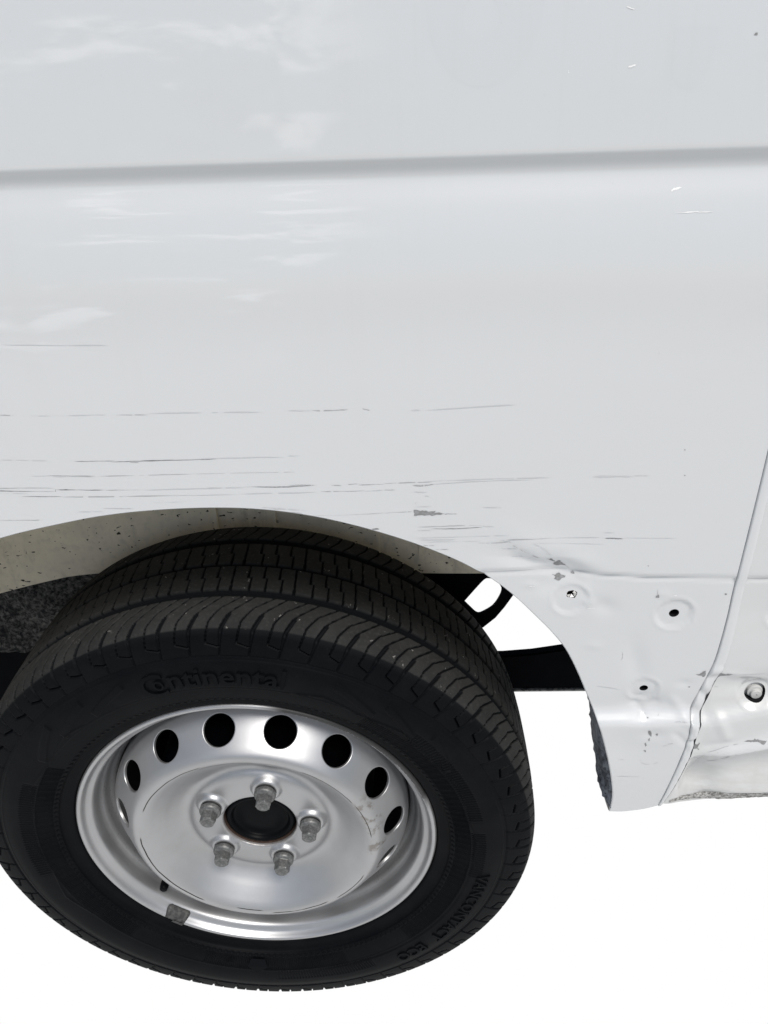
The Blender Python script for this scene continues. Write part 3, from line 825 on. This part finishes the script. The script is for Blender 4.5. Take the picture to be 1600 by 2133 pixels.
# ---- inside the arch
RO = .452
def arcpt(a, r_): return (r_ * math.sin(a), .035 + r_ * math.cos(a))
V, F = [], []
angs = np.radians(np.linspace(-84, 72, 66))
deps = [-.018, .01, .05, .10, .15, .195, .215, .222]
for d_ in deps:
    for a in angs:
        r_ = RO - .012 * max(0, (d_ - .15) / .07) ** 2
        px, pz = arcpt(a, r_)
        V.append((px, d_, pz))
nA = len(angs)
for i in range(len(deps) - 1):
    for j in range(nA - 1): F.append((i * nA + j, (i + 1) * nA + j, (i + 1) * nA + j + 1, i * nA + j + 1))
mesh_obj('wheelhouse_roof', V, F, 'cream', van)
# inner wall of the wheelhouse, dusty body colour
top = [arcpt(a, RO - .012) for a in np.radians(np.linspace(-64, 62, 44))]
bot = catmull(np.array([(-.47, .170), (-.42, .196), (-.364, .214), (-.293, .233), (-.232, .2425), (-.10, .2440), (.10, .2400), (.216, .2380), (.285, .2362), (.36, .2350), (.44, .2350)]), 6)
tx = np.interp(np.linspace(0, 1, 60), np.linspace(0, 1, len(top)), [q[0] for q in top]); tz = np.interp(np.linspace(0, 1, 60), np.linspace(0, 1, len(top)), [q[1] for q in top])
bx = np.interp(np.linspace(0, 1, 60), np.linspace(0, 1, len(bot)), bot[:, 0]); bz = np.interp(np.linspace(0, 1, 60), np.linspace(0, 1, len(bot)), bot[:, 1])
V, F = [], []
for j in range(60):
    for i in range(14):
        t = i / 13
        px, pz = tx[j] * (1 - t) + bx[j] * t, tz[j] * (1 - t) + bz[j] * t
        V.append((px, .222 + .004 * math.sin(px * 11 + pz * 9) + .0035 * math.exp(-((pz - .272 - .02 * math.sin(px * 14)) / .007) ** 2), pz))
for j in range(59):
    for i in range(13): F.append((j * 14 + i, (j + 1) * 14 + i, (j + 1) * 14 + i + 1, j * 14 + i + 1))
mesh_obj('wheelhouse_wall', V, F, 'cream', van, label='dusty cream inner wall of the wheel arch')
# spot-weld flanges across the wall
for px, pz, hh in ((-.055, .335, .05), (.020, .335, .045), (.150, .310, .04), (.205, .29, .03)):
    prism('weld_rib', [(px, pz - hh), (px + .004, pz - hh), (px + .006, pz + hh), (px + .001, pz + hh)], .2165, .226, 'cream', van)

# felt liner behind, left of the tyre
xs_ = np.linspace(-.62, -.06, 70); V, F = [], []
for j, px in enumerate(xs_):
    for i in range(26):
        t = i / 25
        pz = .072 + .010 * math.sin(px * 9) + t * (.215)
        V.append((px, .262 + .004 * math.sin(px * 40 + pz * 31) + rng.normal(0, .0016), pz))
for j in range(69):
    for i in range(25): F.append((j * 26 + i, j * 26 + i + 1, (j + 1) * 26 + i + 1, (j + 1) * 26 + i))
mesh_obj('felt_liner', V, F, 'felt', van)
prism('frame_rail', [(-.75, -.16), (-.20, -.16), (-.20, .095), (-.75, .095)], .285, .34, 'black', van, bevel=.006)

# black bracket and axle beam seen through the gap right of the tyre
prism('suspension_bracket', [(.12, .2395), (.40, .2395), (.372, .226), (.3480, .211), (.3335, .1975), (.3215, .175), (.310, .157), (.2935, .1400), (.22, .115), (.12, .115)],
      .226, .230, 'black', van,
      holes=[catmull(np.array([(.2660, .1850), (.2800, .2050), (.2920, .2210), (.2985, .2230), (.3060, .2205), (.3140, .2110), (.3160, .2010), (.3120, .1880), (.3050, .1760), (.2950, .1680), (.2860, .1640), (.2780, .1700)]), 3)[:-1]])
prism('axle_beam', [(.10, .050), (.56, .0495), (.56, .136), (.4047, .1215), (.36, .1135), (.3206, .1100), (.10, .108)], .200, .214, 'black', van, bevel=.002)
prism('beam_flange', [(.10, .0462), (.56, .0462), (.56, .0486), (.10, .0486)], .1985, .212, 'edge', van)

# dirty liner closing the sill end, right of the tyre
fe = ARCH[(ARCH[:, 0] > .34) & (ARCH[:, 1] < .305) & (ARCH[:, 1] > .070)]
fy = surf(fe[:, 0], fe[:, 1])
be = catmull(np.array([(.392, .135, .200), (.409, .102, .141), (.4075, .062, .124), (.4055, .022, .106), (.4060, .000, .0935), (.4115, -.016, .0830), (.4175, -.0200, .0740)]), 6)
nn = 46; V, F = [], []
ti = np.linspace(0, 1, nn)
fx_ = np.interp(ti, np.linspace(0, 1, len(fe)), fe[:, 0]); fz_ = np.interp(ti, np.linspace(0, 1, len(fe)), fe[:, 1]); fy_ = np.interp(ti, np.linspace(0, 1, len(fe)), fy) + .004
bb = np.stack([np.interp(ti, np.linspace(0, 1, len(be)), be[:, k]) for k in range(3)], 1)
for j in range(nn):
    for i in range(12):
        t = i / 11
        P = np.array([fx_[j] + .0008, fy_[j], fz_[j]]) * (1 - t) + bb[j] * t
        ns_ = min(1, (nn - 1 - j) / 10) * (i > 0); P = P + ns_ * np.array([rng.normal(0, .0009), rng.normal(0, .0006), rng.normal(0, .0009)])
        V.append(P)
for j in range(nn - 1):
    for i in range(11): F.append((j * 12 + i, j * 12 + i + 1, (j + 1) * 12 + i + 1, (j + 1) * 12 + i))
mesh_obj('sill_end_liner', V, F, 'liner', van)

# ---------------------------------------------------------------- the wheel
wheel = empty('wheel', van)
wheel['label'] = 'silver steel wheel with black van tyre'

# ---- rim barrel
rim_prof = [(.2175, .0045), (.2200, .0042), (.2206, .0028), (.2203, .0008), (.2190, -.0010), (.2172, -.0016), (.2152, -.0008), (.2138, .0012), (.2125, .0040),
            (.2108, .0066), (.2080, .0088), (.2052, .0108), (.2035, .0135), (.2026, .0175), (.2022, .0220), (.2016, .0265), (.2002, .0300), (.1984, .0330), (.1970, .0365),
            (.1960, .0410), (.1945, .0450), (.1915, .0485), (.1890, .0520), (.1880, .0570), (.1878, .0800), (.1880, .120), (.200, .140), (.205, .165), (.216, .175)]
rim = lathe('rim', catmull(np.array(rim_prof), 4), 300, 'steel', wheel)
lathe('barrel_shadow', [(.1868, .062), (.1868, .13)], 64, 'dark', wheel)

# ---- disc with fifteen vent holes
disc_prof = np.array([(.0460, .0320), (.0458, .0235), (.0466, .0210), (.0490, .0200), (.0560, .0198), (.0650, .0198), (.0740, .0200), (.0800, .0208), (.0845, .0228), (.0880, .0258),
                      (.0915, .0272), (.0960, .0268), (.1020, .0236), (.1100, .0172), (.1180, .0096), (.1260, .0022), (.1330, -.0040), (.1390, -.0080), (.1440, -.0092), (.1490, -.0075),
                      (.1540, -.0030), (.1590, .0030), (.1690, .0148), (.1760, .0228), (.1810, .0290), (.1845, .0350), (.1862, .0420), (.1867, .0500), (.1868, .0640)])
DP = catmull(disc_prof, 8)
DS = np.concatenate([[0], np.cumsum(np.hypot(*np.diff(DP, axis=0).T))])
def dR(s): return np.interp(s, DS, DP[:, 0])
def dY(s): return np.interp(s, DS, DP[:, 1])
s_h = DS[np.argmin(np.abs(DP[:, 0] - .1690))]
NH, PH, HR = 15, math.radians(14.8), .0193
s0, s1 = s_h - .0262, s_h + .0232
bolts = [math.radians(13.4 + 72 * k) for k in range(5)]


def disc_pt(s, th):
    R_, y_ = dR(s), dY(s)
    px, pz = R_ * np.sin(th), R_ * np.cos(th)
    for b in bolts:                                     # raised bolt seats
        d = np.hypot(px - .065 * math.sin(b), pz - .065 * math.cos(b))
        y_ = y_ - .0055 * sstep(.0205, .0150, d) * (R_ > .048) + .006 * sstep(.0118, .0100, d)
    return np.stack([px, y_, pz], -1)


cols = 360
V, F = [], []
def add_lathe(sv):
    global V, F
    st = len(V); th = np.linspace(0, 2 * np.pi, cols, endpoint=False) + PH
    for s in sv: V += list(disc_pt(np.full(cols, s), th))
    for i in range(len(sv) - 1):
        for j in range(cols):
            F.append((st + i * cols + j, st + i * cols + (j + 1) % cols, st + (i + 1) * cols + (j + 1) % cols, st + (i + 1) * cols + j))
inner = np.concatenate([DS[DS < .012][::2], np.arange(.0125, s0, .0014), [s0]])
add_lathe(inner)
add_lathe(np.concatenate([[s1], np.arange(s1 + .0015, DS[-1], .002), [DS[-1]]]))
half = math.pi / NH; per = cols // NH
for k in range(NH):
    c0 = PH + 2 * half * k
    rect = []
    ss = np.linspace(s0, s1, 17)
    for j in range(per): rect.append((-half + 2 * half * j / per, s0))
    for q in ss[:-1]: rect.append((half, q))
    for j in range(per): rect.append((half - 2 * half * j / per, s1))
    for q in ss[::-1][:-1]: rect.append((-half, q))
    rect = np.array(rect); nR = len(rect)
    phi = np.arctan2(rect[:, 1] - s_h, rect[:, 0] * .169)
    circ = np.c_[HR * np.cos(phi) / .169, s_h + HR * np.sin(phi)]
    st = len(V); rings = (0, .05, .14, .3, .5, .75, 1.)
    for t in rings:
        q = circ * (1 - t) + rect * t
        P = np.stack([dR(q[:, 1]) * np.sin(c0 + q[:, 0]), dY(q[:, 1]), dR(q[:, 1]) * np.cos(c0 + q[:, 0])], -1)
        V += list(P)
    # rolled edge turning into the hole
    rc, yc = .169, float(dY(s_h)); ax = np.array([-math.sin(c0) * .70, .714, -math.cos(c0) * .70])
    q = circ; P0 = np.stack([dR(q[:, 1]) * np.sin(c0 + q[:, 0]), dY(q[:, 1]), dR(q[:, 1]) * np.cos(c0 + q[:, 0])], -1)
    ctr = P0.mean(0)
    lip = []
    for off, dep in ((.0005, .0004), (.0008, .0012), (.0008, .0035)):
        d = ctr - P0; d /= np.linalg.norm(d, axis=1)[:, None]
        lip.append(P0 + d * off + ax * dep)
    for L in lip: V += list(L)
    for i in range(len(rings) - 1):
        for j in range(nR):
            F.append((st + i * nR + j, st + (i + 1) * nR + j, st + (i + 1) * nR + (j + 1) % nR, st + i * nR + (j + 1) % nR))
    b0 = st + len(rings) * nR; prev = st
    for i in range(3):
        cur = b0 + i * nR
        for j in range(nR): F.append((prev + j, prev + (j + 1) % nR, cur + (j + 1) % nR, cur + j))
        prev = cur
disc = mesh_obj('disc', V, F, 'steel', wheel)
bm = bmesh.new(); bm.from_mesh(disc.data)
bmesh.ops.remove_doubles(bm, verts=bm.verts, dist=.00002)
bmesh.ops.recalc_face_normals(bm, faces=bm.faces)
bm.to_mesh(disc.data); bm.free()
disc.data.polygons.foreach_set('use_smooth', [True] * len(disc.data.polygons))
disc.data.update()

# brake drum behind the holes, hub cap, rusty bore
lathe('brake_drum', [(.0, .060), (.10, .060), (.128, .062), (.140, .072), (.142, .14)], 64, 'black', wheel)
lathe('dust_shield', [(.13, .150), (.186, .150)], 64, 'black', wheel)
lathe('bore_ring', catmull(np.array([(.0457, .0240), (.0455, .0300), (.0455, .0380)]), 3), 96, 'rust', wheel)
lathe('hub_cap', catmull(np.array([(.0, .0300), (.018, .0302), (.030, .0310), (.0345, .0300), (.0365, .0262), (.0385, .0240), (.0412, .0242), (.0436, .0268), (.0446, .0310), (.0447, .0400)]), 5), 120, 'cap', wheel)

# ---- five bolts
def bolt_mesh():
    V, F, G = [], [], []
    def ring(pts): s = len(V); V.extend(pts); return s
    C_ = 24
    def circ_(r_, d_): return [(r_ * math.sin(2 * math.pi * k / C_), d_, r_ * math.cos(2 * math.pi * k / C_)) for k in range(C_)]
    def hexr(r_, d_):
        out = []
        for k in range(C_):
            a = 2 * math.pi * k / C_; am = (a % (math.pi / 3)) - math.pi / 6
            rr = r_ * math.cos(math.pi / 6) / math.cos(am)
            out.append((rr * math.sin(a), d_, rr * math.cos(a)))
        return out
    seq = [(circ_(.0106, .0260), 1), (circ_(.0106, .0140), 1), (circ_(.0108, .0132), 0), (circ_(.0130, .0126), 0), (circ_(.0133, .0112), 0), (circ_(.0132, .0090), 0), (circ_(.0126, .0076), 0), (circ_(.0112, .0062), 0),
           (hexr(.0103, .0058), 0), (hexr(.0100, .0052), 0), (hexr(.0098, -.0048), 0), (circ_(.0083, -.0064), 0), (circ_(.0080, -.0066), 0), (circ_(.0050, -.0067), 0), (circ_(.0046, -.0058), 0), (circ_(.0005, -.0056), 0)]
    st = [ring(p_) for p_, _ in seq]
    for i in range(len(seq) - 1):
        for k in range(C_):
            F.append((st[i] + k, st[i] + (k + 1) % C_, st[i + 1] + (k + 1) % C_, st[i + 1] + k)); G.append(1 if seq[i][1] and seq[i + 1][1] else 0)
    return V, F, G
bV, bF, bG = bolt_mesh()
b_first = None
for k, b in enumerate(bolts):
    if b_first is None:
        o = mesh_obj('lug_bolt', bV, bF, 'zinc', wheel, False)
        o.data.materials.append(MT['neck']); o.data.polygons.foreach_set('material_index', bG); b_first = o
        o.data.polygons.foreach_set('use_smooth', [len_ < 8 * 24 or len_ > 12 * 24 for len_ in range(len(o.data.polygons))])
        bm = bmesh.new(); bm.from_mesh(o.data); bmesh.ops.recalc_face_normals(bm, faces=bm.faces); bm.to_mesh(o.data); bm.free()
    else:
        o = b_first.copy(); COL.objects.link(o); o.parent = wheel
    o.location = (.065 * math.sin(b), 0, .065 * math.cos(b))
    o.rotation_euler = (0, [.3, 1.1, .75, .1, .55][k], 0)

# ---- valve stem and balance weight
t = math.radians(-131.3)
vs_ = lathe('valve_stem', [(.0060, .056), (.0062, .044), (.0056, .040), (.0056, .016), (.0050, .0125), (.0040, .0116), (.0002, .0114)], 20, 'cap', wheel)
vs_.location = (0.190 * math.sin(t), 0, 0.190 * math.cos(t))
V, F = [], []
secs = [(.2160, .0010), (.2176, -.0020), (.2156, -.0030), (.2120, -.0012), (.2085, .0030), (.2060, .0065), (.2045, .0100), (.2060, .0125)]
ns = 22
for i in range(ns):
    q = i / (ns - 1); th = math.radians(-146.9 + 9.0 * q); sh = min(1, min(q, 1 - q) * 8 + .25)
    for R_, y_ in secs:
        Rm, ym = .2100, .0085
        rr = Rm + (R_ - Rm) * (.5 + .5 * sh) + rng.normal(0, .00008); yy = ym + (y_ - ym) * sh + rng.normal(0, .00008) + (.0010 if .15 < q < .85 and 2 <= secs.index((R_, y_)) <= 4 else 0)
        V.append((rr * math.sin(th), yy, rr * math.cos(th)))
m_ = len(secs)
for i in range(ns - 1):
    for j in range(m_ - 1): F.append((i * m_ + j, i * m_ + j + 1, (i + 1) * m_ + j + 1, (i + 1) * m_ + j))
F.append(tuple(range(m_))); F.append(tuple(range((ns - 1) * m_, ns * m_))[::-1])
bw = mesh_obj('balance_weight', V, F, 'weight', wheel, True)
# its steel clip over the flange
V, F = [], []
for i in range(5):
    th = math.radians(-145.8 + 4.0 * i / 4)
    for R_, y_ in ((.2150, -.0024), (.2190, -.0026), (.2216, -.0010), (.2228, .0010)):
        V.append((R_ * math.sin(th), y_ - .0008, R_ * math.cos(th)))
for i in range(4):
    for j in range(3): F.append((i * 4 + j, i * 4 + j + 1, (i + 1) * 4 + j + 1, (i + 1) * 4 + j))
mesh_obj('weight_clip', V, F, 'weight', wheel)

# ---------------------------------------------------------------- tyre
half_prof = [(.2170, .0080), (.2196, .0030), (.2222, -.0016), (.2262, -.0034), (.2330, -.0050), (.2356, -.0072), (.2372, -.0104), (.2450, -.0140), (.2580, -.0182), (.2720, -.0208), (.2860, -.0214), (.2960, -.0198),
             (.3035, -.0172), (.3120, -.0160), (.3220, -.0140), (.3290, -.0112), (.3340, -.0065), (.3378, .0005), (.3400, .0090), (.3414, .0250), (.3427, .0500), (.3432, .0885)]
TP = catmull(np.array(half_prof), 10)
YM = .0885
full = np.vstack([TP, np.c_[TP[::-1][1:, 0], 2 * YM - TP[::-1][1:, 1]]])
A = np.concatenate([[0], np.cumsum(np.hypot(*np.diff(full, axis=0).T))])
a_mid = A[len(TP) - 1]                                   # arc coordinate: positive towards the outer sidewall
def a_of(R_, y_): k = np.argmin(np.hypot(full[:len(TP), 0] - R_, full[:len(TP), 1] - y_)); return a_mid - A[k]
a_L = a_of(.3035, -.0172); a_S = a_of(.3325, -.0085); a_top = a_mid
rows = np.concatenate([np.arange(a_mid, a_L + .004, -.0011), np.arange(a_L + .004, -.112, -.00085), np.arange(-.112, -a_mid, -.006), [-a_mid]])
PITCH, NPI = 2 * math.pi / 64, 40
COLS = 64 * NPI
P_m = .3432 * PITCH                                       # pitch length at the tread
# tread pattern on a two-pitch tile
tc_ = np.arange(2 * NPI) / NPI * P_m
Cg, Ag = np.meshgrid(tc_, rows)


def segdist(pts):
    d = np.full(Cg.shape, 9.)
    per_ = 2 * P_m
    for (c0, a0), (c1, a1) in zip(pts[:-1], pts[1:]):
        for sh in (-2 * per_, -per_, 0, per_, 2 * per_):
            ux, uy = c1 - c0, a1 - a0; L2 = ux * ux + uy * uy + 1e-12
            t_ = np.clip(((Cg - c0 - sh) * ux + (Ag - a0) * uy) / L2, 0, 1)
            d = np.minimum(d, np.hypot(Cg - c0 - sh - t_ * ux, Ag - a0 - t_ * uy))
    return d


D = np.zeros(Cg.shape)
for ac, hw, dep in ((0, .0027, .0052), (.0500, .0060, .0060), (-.0500, .0060, .0060)):
    D = np.maximum(D, dep * sstep(hw + .0006, hw - .0006, np.abs(Ag - ac)))
sip = np.full(Cg.shape, 9.)
for k in range(4):                                        # stepped sipes of the two middle ribs
    c0 = k * P_m / 2 + .002
    for lo, hi, o_ in ((.0030, .0445, 0.), (-.0440, -.0030, .006)):
        mid = (lo + hi) / 2
        if k == 0:
            sip = np.minimum(sip, segdist([(c0 + o_, lo), (c0 + o_ + .002, hi)]))
            D = np.maximum(D, .004 * sstep(.0019, .0009, segdist([(c0 + o_ + .0016, hi - .006), (c0 + o_ + .002, hi)])))
        else:
            sip = np.minimum(sip, segdist([(c0 + o_, lo), (c0 + o_ + .0006, mid)]))
            sip = np.minimum(sip, segdist([(c0 + o_ + .0042, mid), (c0 + o_ + .0048, hi)]))
            sip = np.minimum(sip, segdist([(c0 + o_ + .0006, mid), (c0 + o_ + .0042, mid)]) + .0002)
fr = a_L + (a_S - a_L)
for k in range(2):                                        # shoulder: slots and the long cranked sipes
    c0 = k * P_m
    w_ = sstep(.082, .094, Ag)
    slot = segdist([(c0 + .000, a_L - .0005), (c0 + .0034, a_S), (c0 + .0098, .084)])
    hw = .0010 + .0011 * sstep(a_L, a_S - .004, Ag)
    D = np.maximum(D, (.0052 - .0030 * sstep(a_S - .003, a_S + .006, Ag)) * sstep(.0005, -.0006, slot - hw))
    sip = np.minimum(sip, segdist([(c0 + .0098, .084), (c0 + .0120, .079), (c0 + .0330, .056)]))
    e1, e2 = a_L + (a_S - a_L) * .35, a_L + (a_S - a_L) * .5
    sip = np.minimum(sip, segdist([(c0 - .0004, e1), (c0 - .0140, e2), (c0 - .0100, .0915), (c0 + .0005, .0735), (c0 + .0035, .0712), (c0 + .0200, .056)]))
    # inner shoulder, seen far behind
    sip = np.minimum(sip, segdist([(c0, -.056), (c0 + .010, -.072), (c0 + .018, -.100)]))
    sip = np.minimum(sip, segdist([(c0 + .016, -.056), (c0 + .026, -.072), (c0 + .034, -.100)]))
D = np.maximum(D, .0042 * sstep(.00115, .00050, sip))
# lug end: step down to the sidewall and a fine dark line
D = np.maximum(D, .0014 * np.exp(-((Ag - a_L) / .0007) ** 2) + .0009 * sstep(a_L - .0006, a_L + .0012, Ag))
WORN = sstep(.0010, .0003, D) * sstep(a_S + .0016, a_S - .0016, Ag) * (Ag > -.112)
D = np.tile(D, (1, 32)); WORN = np.tile(WORN, (1, 32))
th = np.arange(COLS) / COLS * 2 * math.pi
TH = np.degrees((th + math.pi) % (2 * math.pi) - math.pi)[None, :]
arc_pos = a_mid - rows
Rr = np.interp(arc_pos, A, full[:, 0]); Yr = np.interp(arc_pos, A, full[:, 1])
RR = Rr[:, None]; outer = (rows > 0)[:, None]
# sidewall relief: serrated bands, steps and rings
def sect(c0, w, s=1.5): d = np.abs((TH - c0 + 180) % 360 - 180); return sstep(w + s, w, d)
def rband(lo, hi, s=.0008): return sstep(lo - s, lo, RR) * sstep(hi + s, hi, RR)
hat = (.5 + .5 * np.sin(np.radians(TH) * 600))
rel = -.0013 * hat * rband(.2420, .2600) * (sect(84, 50) + sect(-95, 38) + sect(180, 22))
rel = rel - .0011 * (.5 + .5 * np.sin(np.radians(TH) * 420)) * rband(.2625, .2780) * (sect(62, 16) + sect(92, 8) + sect(-82, 17) + sect(165, 14))
rel = rel - .0010 * (np.sin(np.radians(TH) * 180) > .2) * rband(.2372, .2402, .0003)
rel = rel + .0009 * rband(.2650, .2985) * (sect(120, 42, 6)) + .0006 * rband(.2640, .2970) * sect(-2, 22, 3)
zig = .2640 + .0045 * (np.abs(((TH / 11.0) % 2) - 1) * 2 - 1)
rel = rel + .0011 * np.exp(-((RR - zig) / .0009) ** 2) * (sect(60, 44, 4) + sect(-80, 40, 4))
for rc in (.2405, .2615, .2985): rel = rel + .0007 * np.exp(-((RR - rc) / .0006) ** 2)
# moulded wing shapes left and right of the name
for c0, sl in ((-27, 1), (-38, 1), (-49, 1), (29, -1), (41, -1), (54, -1)):
    tt_ = (TH - c0) / 5.5; rl = .268 + .020 * (.5 + sl * tt_ * .5)
    rel = rel + .0013 * sstep(.0050, .0042, np.abs(RR - rl)) * sstep(1.05, .95, np.abs(tt_))
D = D - rel * outer * (rows > a_L)[:, None]
# normals of the profile
dRp = np.gradient(Rr, arc_pos); dYp = np.gradient(Yr, arc_pos); nl = np.hypot(dRp, dYp)
nR, nY = -dYp / nl * -1, dRp / nl * -1                  # outward: (+R on the tread, -y on the outer wall)
sg = np.sign(nR[np.argmin(np.abs(rows))]); nR, nY = nR * sg, nY * sg
Rf = Rr[:, None] - D * nR[:, None]; Yf = Yr[:, None] - D * nY[:, None]
V = np.stack([Rf * np.sin(th), Yf, Rf * np.cos(th)], -1).reshape(-1, 3)
nr = len(rows)
i = np.arange(nr - 1)[:, None] * COLS; j = np.arange(COLS)[None, :]; j2 = (j + 1) % COLS
F = np.stack([i + j, i + COLS + j, i + COLS + j2, i + j2], -1).reshape(-1, 4)
tyre = mesh_obj('tyre', V, F, 'rubber', wheel, True)
at_ = tyre.data.attributes.new('worn', 'FLOAT', 'POINT'); at_.data.foreach_set('value', WORN.astype(np.float32).ravel())


def side_y(R_): return np.interp(R_, TP[:200, 0], TP[:200, 1])


# ---- raised lettering, bent round the sidewall
def text_mesh(body, size, bold=.0):
    cu = bpy.data.curves.new('t', 'FONT'); cu.body = body; cu.size = size; cu.offset = bold; cu.resolution_u = 3
    o = bpy.data.objects.new('t', cu); COL.objects.link(o)
    me = o.to_mesh()
    v = np.array([tuple(q.co) for q in me.vertices]); f = [tuple(p_.vertices) for p_ in me.polygons]
    o.to_mesh_clear(); bpy.data.objects.remove(o); bpy.data.curves.remove(cu)
    return v[:, :2], f


def bent(name, parts, mat='letter', h=.0019):
    """parts: list of (xy in metres, faces, centre angle deg, base radius)"""
    V, F = [], []
    for xy, f, ang, rb in parts:
        s = len(V); n_ = len(xy)
        for lay in (0, 1):
            for (px, py) in xy:
                t_ = math.radians(ang) + px / (rb + .008); R_ = rb + py
                V.append((R_ * math.sin(t_), float(side_y(R_)) - (h if lay == 0 else -.0006), R_ * math.cos(t_)))
        edges = {}
        for q in f:
            F.append(tuple(s + k for k in q))
            for a, b in zip(q, q[1:] + q[:1]): edges[(a, b)] = 1
        for (a, b) in edges:
            if (b, a) not in edges: F.append((s + b, s + a, s + a + n_, s + b + n_))
    return mesh_obj(name, V, F, mat, wheel, False)


def fit(xy, width=None, height=None):
    xy = xy - xy.min(0)
    k = width / np.ptp(xy[:, 0]) if width else height / np.ptp(xy[:, 1])
    ky = height / np.ptp(xy[:, 1]) if height else k
    return np.c_[xy[:, 0] * k, xy[:, 1] * ky]


parts = []
xy, f = text_mesh('C', 1, .0); parts.append((fit(xy, .0262, .0310), f, -18.0, .2618))
xy, f = text_mesh('o', 1, .0); parts.append((fit(xy, .0112, .0130), f, -15.1, .2705))
xy, f = text_mesh('ntinental', 1, .014); parts.append((fit(xy, .1200, .0245), f, -11.6, .2690))
bent('raised_lettering', parts)
xy, f = text_mesh('VANCONTACT', 1, .010); p1 = (fit(xy, .150, .0155), f, 99.0, .2735)
xy, f = text_mesh('ECO', 1, .010); p2 = (fit(xy, .047, .0155), f, 133.5, .2735)
bent('raised_lettering', [p1, p2])


# small print: illegible moulded strokes, as worn in the photograph
def strokes(segs):
    V, F = [], []
    for a0, a1, R0, hgt, step in segs:
        a = a0
        while a < a1:
            if random.random() < .84:
                for _ in range(random.choice((1, 2, 2))):
                    t0 = math.radians(a + random.uniform(0, step * .6)); lean = math.radians(random.uniform(-.3, .3))
                    r0 = R0 + random.choice((0, 0, hgt * .4)); r1 = R0 + hgt * random.choice((1, 1, .55)); w = .00042 / R0
                    s = len(V)
                    for (t_, r_) in ((t0, r0), (t0 + w, r0), (t0 + w + lean, r1), (t0 + lean, r1)):
                        V.append((r_ * math.sin(t_), float(side_y(r_)) - .0007, r_ * math.cos(t_)))
                    F.append((s, s + 1, s + 2, s + 3))
            a += step
    return V, F
V, F = strokes([(-86, -73, .2385, .0075, 1.0), (-98, -89, .2385, .0075, 1.0), (-107, -101, .2390, .0035, .9), (-131, -110, .2375, .0080, 1.2),
                (-160, -140, .2420, .0055, 1.0), (-172, -168, .2440, .005, 1.0), (96, 104, .2420, .0040, .9), (84, 88, .2460, .0040, .9), (160, 168, .2440, .005, 1.0)])
sp_ = mesh_obj('small_print', V, F, 'letter', wheel, False); sp_['kind'] = 'stuff'
# circle mark and five-sided mark by the bead, at the bottom
def flat(pts): return np.array(pts)
t_ = np.linspace(0, 2 * np.pi, 28, endpoint=False)
V, F = [], []
for r_ in (.0066, .0060):
    for q in t_:
        Rb, tb = .2485 + r_ * math.cos(q), math.radians(-165.3) + r_ * math.sin(q) / .2485
        V.append((Rb * math.sin(tb), float(side_y(Rb)) - .0008, Rb * math.cos(tb)))
for k in range(28): F.append((k, (k + 1) % 28, 28 + (k + 1) % 28, 28 + k))
mesh_obj('circle_mark', V, F, 'letter', wheel, False)
xy, f = text_mesh('T', 1, .0); bent('circle_mark', [(fit(xy, .0060, .0066), f, -166.0, .2453)], h=.0008)
V = []
for dx, dr in ((.0, .0125), (.0135, .0030), (.0095, -.0092), (-.0095, -.0092), (-.0135, .0030)):
    Rb, tb = .2515 + dr, math.radians(-174.2) - dx / .2515
    V.append((Rb * math.sin(tb), float(side_y(Rb)) - .0012, Rb * math.cos(tb)))
mesh_obj('five_sided_mark', V, [(0, 1, 2, 3, 4)], 'rubber_dark', wheel, False)
